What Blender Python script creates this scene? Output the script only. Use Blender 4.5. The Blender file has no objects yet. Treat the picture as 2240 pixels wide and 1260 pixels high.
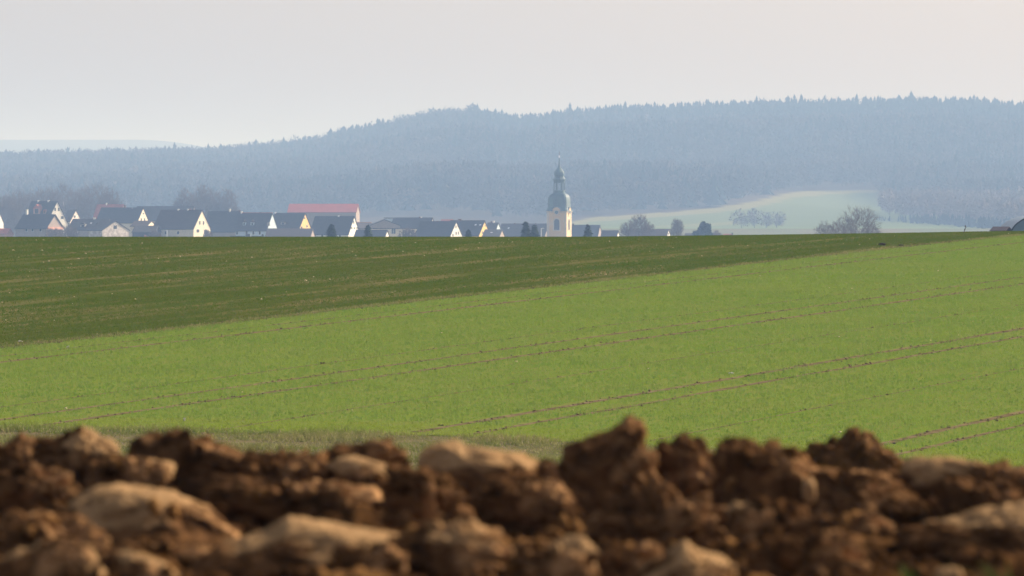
import bpy, bmesh, math, random
import numpy as np
from mathutils import Vector, Matrix

sc = bpy.context.scene
R = math.radians
# ------------------------------------------------------------------ camera
F = 12799.0            # focal length in pixels of a 2240 wide picture
HY = 500.0             # picture row of eye level
cam_d = bpy.data.cameras.new("camera")
cam = bpy.data.objects.new("camera", cam_d)
sc.collection.objects.link(cam)
cam_d.sensor_width = 36.0
cam_d.lens = 36.0 * F / 2240.0
cam_d.clip_start = 0.1
cam_d.clip_end = 20000.0
cam.location = (0, 0, 0)
cam.rotation_euler = (R(90) - math.atan((630 - HY) / F), 0, 0)
cam_d.dof.use_dof = True
cam_d.dof.focus_distance = 260.0
cam_d.dof.aperture_fstop = 7.2
sc.camera = cam

# ------------------------------------------------------------------ world, sun, exposure
SUN_AZ, SUN_EL = 57.0, 29.0        # azimuth clockwise from the viewing direction
SUN_W, SKY_W, EXPO = 5.0, 0.098, 0.67
world = bpy.data.worlds.new("World"); sc.world = world
world.use_nodes = True
nt = world.node_tree; nt.nodes.clear()
sky = nt.nodes.new("ShaderNodeTexSky"); sky.sky_type = 'NISHITA'
sky.sun_disc = False
sky.sun_elevation = R(SUN_EL); sky.sun_rotation = R(SUN_AZ)
sky.altitude = 250; sky.air_density = 1.0; sky.dust_density = 3.5; sky.ozone_density = 1.0
hsv = nt.nodes.new("ShaderNodeHueSaturation"); hsv.inputs['Saturation'].default_value = 0.55
bg = nt.nodes.new("ShaderNodeBackground"); bg.inputs['Strength'].default_value = SKY_W
wo = nt.nodes.new("ShaderNodeOutputWorld")
veil = nt.nodes.new("ShaderNodeMix"); veil.data_type = 'RGBA'; veil.blend_type = 'MULTIPLY'; veil.inputs[0].default_value = 1.0
veil.inputs[7].default_value = (1.07, 1.0, 1.02, 1)       # thin milky spring overcast
nt.links.new(sky.outputs[0], hsv.inputs['Color']); nt.links.new(hsv.outputs[0], veil.inputs[6]); nt.links.new(veil.outputs[2], bg.inputs['Color'])
nt.links.new(bg.outputs[0], wo.inputs['Surface'])
sun_d = bpy.data.lights.new("sun", 'SUN'); sun = bpy.data.objects.new("sun", sun_d)
sc.collection.objects.link(sun)
sun_d.energy = SUN_W; sun_d.angle = R(0.5); sun_d.color = (1.0, 0.91, 0.78)
SD = Vector((math.cos(R(SUN_EL)) * math.sin(R(SUN_AZ)), math.cos(R(SUN_EL)) * math.cos(R(SUN_AZ)), math.sin(R(SUN_EL))))
sun.rotation_euler = SD.to_track_quat('Z', 'Y').to_euler()
sun.location = SD * 300
vs = sc.view_settings
vs.view_transform = 'Standard'; vs.look = 'None'; vs.gamma = 1.0; vs.use_curve_mapping = False
vs.exposure = EXPO
cy = sc.cycles
try:
    cy.use_denoising = True
    cy.denoiser = 'OPENIMAGEDENOISE'
    cy.denoising_input_passes = 'RGB_ALBEDO_NORMAL'
except Exception:
    pass
cy.max_bounces = 5; cy.diffuse_bounces = 2; cy.glossy_bounces = 1; cy.transmission_bounces = 2
cy.volume_bounces = 0; cy.transparent_max_bounces = 4
cy.sample_clamp_indirect = 4.0

# ------------------------------------------------------------------ noise and mesh helpers
def _h(ix, iy, iz, seed):
    n = (ix.astype(np.int64) * 374761393 + iy.astype(np.int64) * 668265263 + iz.astype(np.int64) * 2147483647 + seed * 1274126177) & 0xFFFFFFFF
    n = ((n ^ (n >> 13)) * 1274126177) & 0xFFFFFFFF
    n = ((n ^ (n >> 16)) * 2246822519) & 0xFFFFFFFF
    return (n ^ (n >> 15)) / 4294967295.0

def vnoise(p, seed=0):
    """value noise in -1..1 at points p (n,3)"""
    i = np.floor(p); f = p - i; f = f * f * f * (f * (f * 6 - 15) + 10)
    i = i.astype(np.int64); x, y, z = i[:, 0], i[:, 1], i[:, 2]
    r = 0
    for dx in (0, 1):
        for dy in (0, 1):
            for dz in (0, 1):
                w = (f[:, 0] if dx else 1 - f[:, 0]) * (f[:, 1] if dy else 1 - f[:, 1]) * (f[:, 2] if dz else 1 - f[:, 2])
                r = r + w * _h(x + dx, y + dy, z + dz, seed)
    return r * 2 - 1

def fbm(p, octv=4, seed=0, gain=0.5):
    a, s, r = 1.0, 1.0, 0
    for k in range(octv):
        r = r + a * vnoise(p * s + k * 17.3, seed + k); a *= gain; s *= 2.03
    return r

def worley(p, seed=0):
    """distance to the nearest and second nearest random cell point"""
    i = np.floor(p).astype(np.int64)
    f1 = np.full(len(p), 9.0); f2 = np.full(len(p), 9.0)
    for dx in (-1, 0, 1):
        for dy in (-1, 0, 1):
            for dz in (-1, 0, 1):
                cx, cy_, cz = i[:, 0] + dx, i[:, 1] + dy, i[:, 2] + dz
                d = np.sqrt((cx + _h(cx, cy_, cz, seed) - p[:, 0]) ** 2 + (cy_ + _h(cx, cy_, cz, seed + 1) - p[:, 1]) ** 2 + (cz + _h(cx, cy_, cz, seed + 2) - p[:, 2]) ** 2)
                f2 = np.minimum(f2, np.maximum(f1, d)); f1 = np.minimum(f1, d)
    return f1, f2

def np_mesh(name, V, faces, smooth=False):
    """V (n,3), faces (m,k) array of equal sized polygons -> mesh data"""
    V = np.ascontiguousarray(V, dtype=np.float32); faces = np.ascontiguousarray(faces, dtype=np.int32)
    me = bpy.data.meshes.new(name)
    me.vertices.add(len(V)); me.vertices.foreach_set("co", V.ravel())
    m, k = faces.shape
    me.loops.add(m * k); me.loops.foreach_set("vertex_index", faces.ravel())
    me.polygons.add(m)
    me.polygons.foreach_set("loop_start", np.arange(0, m * k, k, dtype=np.int32))
    try:
        me.polygons.foreach_set("loop_total", np.full(m, k, dtype=np.int32))
    except Exception:
        pass
    if smooth:
        me.polygons.foreach_set("use_smooth", np.ones(m, dtype=bool))
    me.update(calc_edges=True); me.validate()
    return me

def link(name, me, mat=None, parent=None, loc=None):
    o = bpy.data.objects.new(name, me); sc.collection.objects.link(o)
    if mat:
        for m in (mat if isinstance(mat, (list, tuple)) else [mat]):
            me.materials.append(m)
    if parent: o.parent = parent
    if loc is not None: o.location = loc
    return o

def tag(o, label=None, cat=None, group=None, kind=None):
    if label: o['label'] = label
    if cat: o['category'] = cat
    if group: o['group'] = group
    if kind: o['kind'] = kind
    return o

def thing(name, label, cat, loc=(0, 0, 0), rz=0.0, group=None):
    o = bpy.data.objects.new(name, None); sc.collection.objects.link(o)
    o.empty_display_size = 0.3
    o.location = loc; o.rotation_euler = (0, 0, rz)
    return tag(o, label, cat, group)

class MB:
    """collects boxes, prisms, lofts and tubes into one mesh"""
    def __init__(s): s.v = []; s.f = []
    def add(s, vs_, fs):
        b = len(s.v); s.v += [tuple(v) for v in vs_]; s.f += [tuple(i + b for i in f) for f in fs]
    def box(s, x0, x1, y0, y1, z0, z1):
        s.add([(x0, y0, z0), (x1, y0, z0), (x1, y1, z0), (x0, y1, z0), (x0, y0, z1), (x1, y0, z1), (x1, y1, z1), (x0, y1, z1)],
              [(3, 2, 1, 0), (4, 5, 6, 7), (0, 1, 5, 4), (1, 2, 6, 5), (2, 3, 7, 6), (3, 0, 4, 7)])
    def prism(s, prof, x0, x1):
        """profile of (y,z) points run along x"""
        n = len(prof)
        s.add([(x0, y, z) for y, z in prof] + [(x1, y, z) for y, z in prof],
              [tuple(range(n))[::-1], tuple(range(n, 2 * n))] + [(i, (i + 1) % n, n + (i + 1) % n, n + i) for i in range(n)])
    def loft(s, rings, cap=True):
        n = len(rings[0]); vs_ = [v for r in rings for v in r]; fs = []
        for k in range(len(rings) - 1):
            for i in range(n):
                j = (i + 1) % n
                fs.append((k * n + i, k * n + j, (k + 1) * n + j, (k + 1) * n + i))
        if cap: fs += [tuple(range(n))[::-1], tuple((len(rings) - 1) * n + i for i in range(n))]
        s.add(vs_, fs)
    def tube(s, p0, p1, r0, r1, n=6):
        p0, p1 = Vector(p0), Vector(p1); d = (p1 - p0).normalized()
        a = d.orthogonal().normalized(); b = d.cross(a)
        s.loft([[p + r * (math.cos(2 * math.pi * i / n) * a + math.sin(2 * math.pi * i / n) * b) for i in range(n)] for p, r in ((p0, r0), (p1, r1))])
    def build(s, name, mat, parent=None, smooth=False):
        me = bpy.data.meshes.new(name); me.from_pydata([tuple(v) for v in s.v], [], s.f); me.update()
        if smooth:
            for p in me.polygons: p.use_smooth = True
        return link(name, me, mat, parent)

def mat(name, a, b=None, scale=1.0, rough=0.9, detail=4.0, lo=0.35, hi=0.65, bump=0.0, bscale=None, bdist=0.02, spec=0.2, stretch=None, c=None, cscale=None, clo=0.5, chi=0.7):
    """procedural material: two colours mixed by noise, a third one in patches, and a bump"""
    m = bpy.data.materials.new(name); m.use_nodes = True
    n = m.node_tree.nodes; l = m.node_tree.links
    p = n['Principled BSDF']; p.inputs['Roughness'].default_value = rough
    p.inputs['Specular IOR Level'].default_value = spec
    tc = n.new("ShaderNodeTexCoord"); src = tc.outputs['Object']
    if stretch:
        mp = n.new("ShaderNodeMapping"); mp.inputs['Scale'].default_value = stretch[:3]
        if len(stretch) > 3: mp.inputs['Rotation'].default_value = (0, 0, stretch[3])
        if len(stretch) > 3:
            mp2 = n.new("ShaderNodeMapping"); mp2.inputs['Rotation'].default_value = (0, 0, stretch[3])
            l.new(src, mp2.inputs[0]); mp.inputs['Rotation'].default_value = (0, 0, 0); l.new(mp2.outputs[0], mp.inputs[0])
        else: l.new(src, mp.inputs[0])
        src = mp.outputs[0]
    def noise(s, dt):
        t = n.new("ShaderNodeTexNoise"); t.inputs['Scale'].default_value = s; t.inputs['Detail'].default_value = dt
        l.new(src, t.inputs['Vector']); return t.outputs['Fac']
    def ramp(fac, lo, hi):
        r = n.new("ShaderNodeMapRange"); r.inputs['From Min'].default_value = lo; r.inputs['From Max'].default_value = hi
        l.new(fac, r.inputs['Value']); return r.outputs['Result']
    def mix(f, x, y):
        q = n.new("ShaderNodeMix"); q.data_type = 'RGBA'; l.new(f, q.inputs[0])
        for sock, val in ((q.inputs[6], x), (q.inputs[7], y)):
            if isinstance(val, tuple): sock.default_value = (*val, 1)
            else: l.new(val, sock)
        return q.outputs[2]
    if b is None: b = tuple(v * 0.8 for v in a)
    col = mix(ramp(noise(scale, detail), lo, hi), a, b)
    if c: col = mix(ramp(noise(cscale or scale * 0.3, 3.0), clo, chi), col, c)
    l.new(col, p.inputs['Base Color'])
    if bump:
        bp = n.new("ShaderNodeBump"); bp.inputs['Strength'].default_value = bump; bp.inputs['Distance'].default_value = bdist
        l.new(noise(bscale or scale * 3, 5.0), bp.inputs['Height']); l.new(bp.outputs[0], p.inputs['Normal'])
    return m

def ipx(px, py, d):
    """world point at distance d seen at picture position px,py"""
    return np.array(((px - 1120.0) / F * d, d, (HY - py) / F * d))

# ------------------------------------------------------------------ lie of the land
K = 1.4      # everything beyond the crest stands this much farther off than first measured
VZ = -3.8 * K                                 # valley floor under the village, eye level is 0
SLOPE, DROP = 0.0305, 8.985
def smax(a, b, k): return (a + b + np.sqrt((a - b) ** 2 + k * k)) * 0.5
CREST_PX = np.array([-2000, 0, 1300, 1800, 2110, 2240, 4200.]); CREST_Y = np.array([520, 520, 520, 514, 509, 507, 506.])
A_TAB = (np.linspace(-1500, 3700, 60) - 1120) / F
FALL = np.interp(A_TAB * F + 1120, [0, 1500, 2200, 2600], [0.050, 0.047, 0.0365, 0.0365])
def _field(d, d0, fall): return SLOPE * d - DROP - fall * 8.0 * np.logaddexp(0, (d - d0) / 8.0)
D0 = []
_dd = np.linspace(150, 420, 600)
for _a, _f in zip(A_TAB, FALL):
    ty = np.interp(_a * F + 1120, CREST_PX, CREST_Y); lo_, hi_ = 220.0, 360.0
    for _ in range(30):
        md = (lo_ + hi_) / 2
        yy = (HY - F * _field(_dd, md, _f) / _dd).min()
        if yy > ty: lo_ = md
        else: hi_ = md
    D0.append((lo_ + hi_) / 2)
D0 = np.array(D0)
NEAR_D = [-300, -30, 0, 20.3, 22, 26, 40, 70, 95, 108, 118]
NEAR_Z = [-0.9, -0.9, -0.9, -0.94, -1.15, -1.55, -2.25, -3.95, -5.3, -5.68, SLOPE * 118 - DROP]
SKY_PX = np.array([-4000, -1200, 0, 150, 300, 430, 500, 600, 700, 750, 850, 920, 1030, 1100, 1160, 1250, 1400, 1560, 1700, 1850, 2000, 2150, 2260, 2600, 3400, 6000.])
SKY_Y = np.array([360, 335, 329, 326, 322, 320, 315, 306, 292, 275, 259, 240, 227, 243, 246, 234, 226, 219, 215, 211, 208, 212, 226, 246, 300, 360.])
def zt(x, d):
    x, d = np.broadcast_arrays(np.asarray(x, float), np.asarray(d, float))
    a = x / np.maximum(d, 30.0); px = a * F + 1120
    fld = _field(d, np.interp(a, A_TAB, D0), np.interp(a, A_TAB, FALL))
    near = np.interp(d, NEAR_D, NEAR_Z)
    z = np.where(d < 118, near, np.where(d < 280, fld, smax(fld, VZ, 0.3)))
    z = np.where(d > 1300, np.maximum(z, VZ), z)
    top = (HY - np.interp(px, SKY_PX, SKY_Y) - 46) / F * 4000 * K - VZ
    dk = d / K; t = np.clip((dk - 2000) / 2000, 0, None)
    g = np.where(t < 1, np.minimum(t, 1) ** 1.9, 1.0 - 0.25 * np.clip((t - 1) / 0.5, 0, 1))
    hill = VZ + top * g
    und = fbm(np.stack([x.ravel() * 0.0032, d.ravel() * 0.0022, x.ravel() * 0], 1), 3, 51).reshape(x.shape)
    hill = hill + 13.0 * und * np.clip(t * 4 - 1, 0, 1) * np.clip((1 - t) * 4, 0, 1)
    far = 121 * K * np.exp(-((dk - 8000) / 900) ** 2) * np.exp(-np.clip((px - 300) / 500, 0, 9) ** 2)
    return np.where(dk > 2000, np.maximum(hill, far), z)

# the crop rows and wheel tracks run along U, q counts metres across them
UX, UY = math.sin(R(20.08)), math.cos(R(20.08))
def qt(x, d): return UY * x - UX * d, UX * x + UY * d
def xd(q, t): return UY * q + UX * t, -UX * q + UY * t
# ------------------------------------------------------------------ setting: ground sheets
rng = np.random.default_rng(7)
def grid_faces(ni, nj):
    a = np.arange(ni * nj).reshape(ni, nj)
    return np.stack([a[:-1, :-1].ravel(), a[:-1, 1:].ravel(), a[1:, 1:].ravel(), a[1:, :-1].ravel()], 1)

M_ground = mat('valley_grass', (0.09, 0.12, 0.035), (0.13, 0.11, 0.05), scale=0.02)
ys = np.concatenate([np.linspace(-120, 10, 8), np.linspace(16, 130, 40), np.linspace(136, 440, 80), np.linspace(450, 2000 * K, 80)])
aj = np.concatenate([np.linspace(-0.17, 0.17, 61)])
X = []; 
for y in ys:
    inner = aj * (abs(y) + 60)
    outer = np.array([-3200, -2100, -1250, -700])
    X.append(np.concatenate([outer, inner, -outer[::-1]]))
X = np.array(X); Y = np.repeat(ys[:, None], X.shape[1], 1)
Z = zt(X, Y)
low = np.clip((Y + 5) / 10, 0, 1) * np.clip((440 - Y) / 60, 0, 1)
Z = Z - 0.25 * low - 0.004
o = link('ground', np_mesh('ground', np.stack([X.ravel(), Y.ravel(), Z.ravel()], 1), grid_faces(*X.shape), True), M_ground)
tag(o, kind='structure')

# hillside with its land cover in a colour attribute
MEAD_PX = np.array([-3000, 1180, 1290, 1480, 1560, 1650, 1730, 1800, 1915, 1945, 2240, 2700, 5000.])
MEAD_Y = np.array([540, 500, 476, 463, 455, 441, 420, 417, 417, 452, 456, 460, 460.])
def is_meadow(x, d, z):
    px = 1120 + x / d * F; py = HY - z / d * F
    return (py > np.interp(px, MEAD_PX, MEAD_Y)) & (d < 3600 * K), px, py
hy_ = np.concatenate([np.linspace(2000, 3400, 120), np.linspace(3420, 4400, 50), np.linspace(4500, 9300, 40)]) * K
aj2 = np.linspace(-0.125, 0.125, 151)
X = np.array([np.concatenate([np.linspace(-3200, -0.127 * y, 6)[:-1] if 0.127 * y < 3100 else np.full(5, -0.127 * y), aj2 * y, np.linspace(0.127 * y, 3200, 6)[1:] if 0.127 * y < 3100 else np.full(5, 0.127 * y)]) for y in hy_])
Y = np.repeat(hy_[:, None], X.shape[1], 1)
Z = zt(X, Y)
me = np_mesh('hill', np.stack([X.ravel(), Y.ravel(), Z.ravel()], 1), grid_faces(*X.shape), True)
mm, px_, py_ = is_meadow(X.ravel(), Y.ravel(), Z.ravel())
colr = np.tile(np.array([0.07, 0.055, 0.038, 1.0]), (X.size, 1))
colr[mm] = (0.11, 0.145, 0.058, 1)
up = np.interp(px_, MEAD_PX, MEAD_Y)
strip = mm & (py_ - up < np.interp(px_, [1200, 1500, 1700, 1900, 1960], [10, 9, 15, 4, 0]))
colr[strip] = (0.17, 0.17, 0.07, 1)
b2 = mm & (np.abs(py_ - (505 - (px_ - 1300) * 0.055)) < 3.5) & (px_ < 1620); colr[b2] = (0.15, 0.165, 0.065, 1)
b3 = mm & (py_ > 496) ; colr[b3] = (0.12, 0.17, 0.055, 1)
ca = me.color_attributes.new('cover', 'FLOAT_COLOR', 'POINT'); ca.data.foreach_set('color', colr.astype(np.float32).ravel())
mh = bpy.data.materials.new('hillside'); mh.use_nodes = True
n_ = mh.node_tree.nodes; l_ = mh.node_tree.links
at = n_.new('ShaderNodeVertexColor'); at.layer_name = 'cover'
l_.new(at.outputs[0], n_['Principled BSDF'].inputs['Base Color']); n_['Principled BSDF'].inputs['Roughness'].default_value = 1; n_['Principled BSDF'].inputs['Specular IOR Level'].default_value = 0
tag(link('hill', me, mh), kind='structure')

# ------------------------------------------------------------------ fields
VERGE_X = [-200, -30, -12.15, -1.27, 8.8, 30, 200]; VERGE_D = [150, 143, 138.9, 136.1, 127.8, 110, 108]
def vd(x, d): return d - np.interp(x, VERGE_X, VERGE_D)
EDGE = -75.0
ANG = math.atan2(UX, UY)      # rotation that brings the rows onto an axis
M_field = mat('wheat_soil', (0.128, 0.178, 0.022), (0.148, 0.168, 0.035), scale=3.0, stretch=(1.0, 0.12, 1.0, ANG), spec=0)
M_dark = mat('older_crop_soil', (0.055, 0.075, 0.008), (0.17, 0.13, 0.055), scale=0.8, stretch=(1.0, 0.06, 1.0, ANG), lo=0.45, hi=0.7, spec=0)
M_verge = mat('verge_turf', (0.10, 0.095, 0.04), (0.16, 0.125, 0.065), scale=1.2, spec=0)
M_soilp = mat('track_soil', (0.20, 0.15, 0.08), (0.085, 0.062, 0.03), scale=2.5, bump=0.6, bscale=9, spec=0)

def qsheet(name, q0, q1, nq, m, first=None):
    qs = np.linspace(q0, q1, nq); V = []; nt_ = 150
    for q in qs:
        tt = np.linspace(30, 560, 1500); x, d = xd(q, tt)
        ok = (vd(x, d) > 0) & (d < 425) & (d > 100)
        ts = tt[ok]
        if len(ts) < 2: ts = np.array([300, 301.])
        t = np.linspace(ts[0], ts[-1], nt_); x, d = xd(q, t)
        V.append(np.stack([x, d, zt(x, d)], 1))
    V = np.array(V)
    return tag(link(name, np_mesh(name, V.reshape(-1, 3), grid_faces(nq, nt_)[:, ::-1], True), m), kind='structure')
qsheet('wheat_field', EDGE, 40, 180, M_field)
qsheet('winter_crop_field', -175, EDGE, 120, M_dark)
# grassy verge between the ploughed land and the wheat
xs = np.linspace(-60, 60, 121); vv = np.concatenate([np.linspace(-60, -14, 24), np.linspace(-13, 0.2, 40)])
X, VV = np.meshgrid(xs, vv); D_ = np.interp(X, VERGE_X, VERGE_D) + VV
keep = D_ > 45; D_ = np.maximum(D_, 45)
tag(link('grass_verge', np_mesh('grass_verge', np.stack([X.ravel(), D_.ravel(), (zt(X, D_) - 0.01).ravel()], 1), grid_faces(*X.shape), True), M_verge), kind='structure')

# wheel tracks pressed into the wheat, bare soil strips
TRACKS = [(-71.6, 0.40), (-73.0, 0.16), (-60.5, 0.34), (-58.7, 0.40), (-62.6, 0.14), (-49.35, 0.44), (-47.9, 0.34), (-54.0, 0.10), (-43.2, 0.12), (-37.9, 0.42), (-36.6, 0.30)]
for q, w in TRACKS:
    w = w * 0.66
    tt = np.linspace(60, 420, 1200); x, d = xd(q, tt); ok = (vd(x, d) > 1.0) & (d < 330)
    t = np.linspace(tt[ok][0], tt[ok][-1], 500); V = []
    wob = 0.06 * vnoise(np.stack([t * 0.15, t * 0, t * 0 + q], 1), 3)
    for s_ in (-0.5, 0.5):
        x, d = xd(q + wob + s_ * w * (1 + 0.3 * vnoise(np.stack([t * 0.8, t * 0 + s_, t * 0 + q], 1), 5)), t)
        V.append(np.stack([x, d, zt(x, d) + 0.006], 1))
    tag(link('wheel_track', np_mesh('wheel_track', np.array(V).reshape(-1, 3), grid_faces(2, 500)[:, ::-1], True), M_soilp), kind='structure')

def leaf_mat(name, cols, scale, sub=0.0, stretch=None):
    m = mat(name, cols[0], cols[1], scale=scale, rough=0.9, spec=0.02, c=cols[2] if len(cols) > 2 else None, cscale=scale * 23, clo=0.55, chi=0.65, stretch=stretch)
    n = m.node_tree.nodes; l = m.node_tree.links; p = n['Principled BSDF']
    tr = n.new('ShaderNodeBsdfTranslucent'); mx = n.new('ShaderNodeMixShader'); mx.inputs[0].default_value = 0.42
    l.new(p.inputs['Base Color'].links[0].from_socket, tr.inputs['Color'])
    l.new(p.outputs[0], mx.inputs[1]); l.new(tr.outputs[0], mx.inputs[2]); l.new(mx.outputs[0], n['Material Output'].inputs['Surface'])
    return m
def tufts(name, x, d, h, w, mat_, label, cat, blades=3, lean=0.5, seed=1, sink=0.01):
    r = np.random.default_rng(seed); n = len(x)
    x = np.repeat(x, blades) + r.normal(0, 0.03, n * blades); d = np.repeat(d, blades) + r.normal(0, 0.03, n * blades)
    h = np.repeat(h, blades) * r.uniform(0.5, 1.15, n * blades)
    th = r.uniform(0, 2 * np.pi, n * blades); ph = r.uniform(0, 2 * np.pi, n * blades)
    z = zt(x, d) - sink
    w_ = w * r.uniform(0.6, 1.3, n * blades)
    dx, dy = np.cos(th) * w_ / 2, np.sin(th) * w_ / 2
    lx, ly = np.cos(ph) * h * lean * r.uniform(0.2, 1.2, n * blades), np.sin(ph) * h * lean * r.uniform(0.2, 1.2, n * blades)
    V = np.stack([np.stack([x - dx, d - dy, z], 1), np.stack([x + dx, d + dy, z], 1), np.stack([x + lx, d + ly, z + h], 1)], 1).reshape(-1, 3)
    o = link(name, np_mesh(name, V, np.arange(len(V)).reshape(-1, 3)), mat_)
    return tag(o, label, cat, kind='stuff')
def frustum_pts(n, d0, d1, r, half=0.099):
    d = np.sqrt(r.uniform(d0 * d0, d1 * d1, n)); return r.uniform(-half, half, n) * d, d

# young wheat
r = np.random.default_rng(3)
x, d = frustum_pts(430000, 112, 306, r); q, t = qt(x, d); v = vd(x, d)
tn = np.stack([t * 0.9, q * 0.0, q], 1)
keep = (v > 0) & (q > EDGE + 0.12)
for qi, wi in TRACKS:
    nn = vnoise(np.stack([t * 0.35, q * 0 + qi, q * 0], 1), 9)
    keep &= ~((np.abs(q - qi) < wi * (0.5 + 0.5 * nn)) & (r.uniform(0, 1, len(q)) < 0.93) & (v > 0.8 + 2 * nn))
x, d, v = x[keep], d[keep], v[keep]
hh = 0.075 * (1 + 0.2 * vnoise(np.stack([x * 0.4, d * 0.4, x * 0], 1), 2))
M_wheat = leaf_mat('wheat_leaf', [(0.150, 0.242, 0.034), (0.178, 0.252, 0.042), (0.205, 0.262, 0.066)], 0.22)
nr = v < 4.5
tufts('wheat_seedlings', x[~nr], d[~nr], hh[~nr], 0.022, M_wheat, 'young light green wheat standing in drilled rows across the sloping field', 'wheat')
M_lime = leaf_mat('lime_leaf', [(0.190, 0.258, 0.026), (0.218, 0.258, 0.042)], 0.25)
tufts('headland_wheat', x[nr], d[nr], hh[nr], 0.022, M_lime, 'yellower strip of wheat along the bottom edge of the light green field', 'wheat', seed=5)
# older darker crop
x, d = frustum_pts(420000, 168, 330, r); q, t = qt(x, d)
sn = vnoise(np.stack([q * 0.55, t * 0.02, q * 0], 1), 21) * 0.6 - 0.6 * np.clip(1 - (EDGE - q) / 5, 0, 1) + vnoise(np.stack([q * 1.7, t * 0.06, q * 0], 1), 22) * 0.5
ps = 0.97 - 0.78 * np.clip((sn - 0.12) / 0.4, 0, 1)
keep = (q < EDGE - 0.15) & (r.uniform(0, 1, len(q)) < ps)
x, d = x[keep], d[keep]
M_old = leaf_mat('older_crop_leaf', [(0.064, 0.120, 0.005), (0.090, 0.122, 0.009), (0.135, 0.122, 0.025)], 0.35, stretch=(1.0, 0.15, 1.0, ANG))
tufts('winter_crop_plants', x, d, np.full(len(x), 0.07), 0.024, M_old, 'dark green crop with brownish gaps covering the far field up to the crest', 'crop', lean=0.7, seed=6)
# verge grass
x, d = frustum_pts(90000, 104, 146, r); v = vd(x, d)
rut = np.abs(v + 4.2 + 0.35 * x * 0.5 + 0.3 * np.sin(x * 0.7)) < 0.55
keep = (v < 0.6) & ~(rut & (r.uniform(0, 1, len(x)) < 0.85))
x, d = x[keep], d[keep]
M_vg = leaf_mat('verge_leaf', [(0.14, 0.18, 0.03), (0.22, 0.205, 0.07), (0.36, 0.30, 0.16)], 0.5)
hh = 0.11 * (1 + 0.9 * vnoise(np.stack([x * 0.5, d * 0.5, x * 0], 1), 12))
tufts('verge_grass', x, d, np.maximum(hh, 0.03), 0.02, M_vg, 'rough dry grass along the strip between ploughed soil and wheat', 'grass', lean=0.9, seed=8)

t = r.uniform(150, 330, 12000); q = EDGE + 0.02 + r.normal(0, 0.17, 12000) + 0.18 * vnoise(np.stack([t * .3, t * 0, t * 0], 1), 17); x, d = xd(q, t)
k = (np.abs(x / d) < 0.1) & (r.uniform(0, 1, 12000) < 0.55 + 0.45 * vnoise(np.stack([t * .12, t * 0, t * 0], 1), 18)); x, d = x[k], d[k]
tufts('edge_grass', x, d, 0.09 + 0.05 * r.uniform(0, 1, len(x)), 0.022, M_vg, 'ragged dry grass along the border between the dark and the light green field', 'grass', lean=0.9, seed=9)

# loose crumbs of earth along the tracks and the field edge, pale straw on both fields
def crumbs(name, x, d, size, mat_, label, cat, seed):
    r = np.random.default_rng(seed); n = len(x)
    base = np.array([(0, 0, 1), (1, 0, 0), (0, 1, 0), (-1, 0, 0), (0, -1, 0), (0, 0, -0.6)], float)
    f = np.array([(0, 1, 2), (0, 2, 3), (0, 3, 4), (0, 4, 1), (5, 2, 1), (5, 3, 2), (5, 4, 3), (5, 1, 4)])
    sz = size * r.uniform(0.4, 1.5, n); th = r.uniform(0, 6.28, n)
    B = base[None] * r.uniform(0.55, 1.3, (n, 6, 3)) * sz[:, None, None] * np.array([1.3, 1.0, 0.75])
    c, s = np.cos(th)[:, None], np.sin(th)[:, None]
    P = np.stack([B[..., 0] * c - B[..., 1] * s + x[:, None], B[..., 0] * s + B[..., 1] * c + d[:, None], B[..., 2] + (zt(x, d) + 0.3 * sz)[:, None]], -1)
    FF = (np.arange(n)[:, None, None] * 6 + f[None]).reshape(-1, 3)
    return tag(link(name, np_mesh(name, P.reshape(-1, 3), FF), mat_), label, cat, kind='stuff')
xx, dd_ = [], []
for qi, wi in TRACKS:
    n = int(900 * wi / 0.4); t = r.uniform(100, 330, n); x, d = xd(qi + r.normal(0, wi * 0.42, n), t)
    k = (vd(x, d) > 1) & (np.abs(x / d) < 0.1) & (d < 300); xx.append(x[k]); dd_.append(d[k])
n = 5200; t = r.uniform(140, 330, n); x, d = xd(EDGE + r.normal(-0.15, 0.22, n), t); k = (np.abs(x / d) < 0.1); xx.append(x[k]); dd_.append(d[k])
crumbs('track_crumbs', np.concatenate(xx), np.concatenate(dd_), 0.03, M_soilp, 'crumbs of brown earth along the wheel tracks and field edge', 'soil crumbs', 31)
x, d = frustum_pts(420, 120, 300, r); q, t = qt(x, d); k = (q < EDGE - 0.3) | (r.uniform(0, 1, 420) < 0.22); k &= vd(x, d) > -6
M_straw = mat('straw', (0.55, 0.45, 0.28), (0.42, 0.33, 0.2), scale=5)
crumbs('straw_litter', x[k], d[k], 0.036, M_straw, 'pale straw bits and small stones strewn over both fields', 'straw', 33)
# a few bits one can tell apart
def lump(name, px, py, w, h, m, label, cat, seed):
    """a small angular lump lying on the field where the picture shows it"""
    dd = np.linspace(120, 296, 3000); a = (px - 1120) / F; yy = HY - F * zt(a * dd, dd) / dd
    d = dd[np.argmin(np.abs(yy - py))]; c = np.array((a * d, d, float(zt(a * d, d))))
    bm = bmesh.new(); bmesh.ops.create_icosphere(bm, subdivisions=3, radius=1.0)
    V = np.array([v.co[:] for v in bm.verts]); s = np.array([w, w * 0.7, h]) * d / F * 0.5
    n = fbm(V * 1.6 + seed, 3, seed)[:, None]
    for v, p in zip(bm.verts, V * (1 + 0.38 * n) * s + np.array([0, 0, s[2] * 0.5])): v.co = p
    me = bpy.data.meshes.new(name); bm.to_mesh(me); bm.free()
    return tag(link(name, me, m, loc=c), label, cat)
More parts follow.
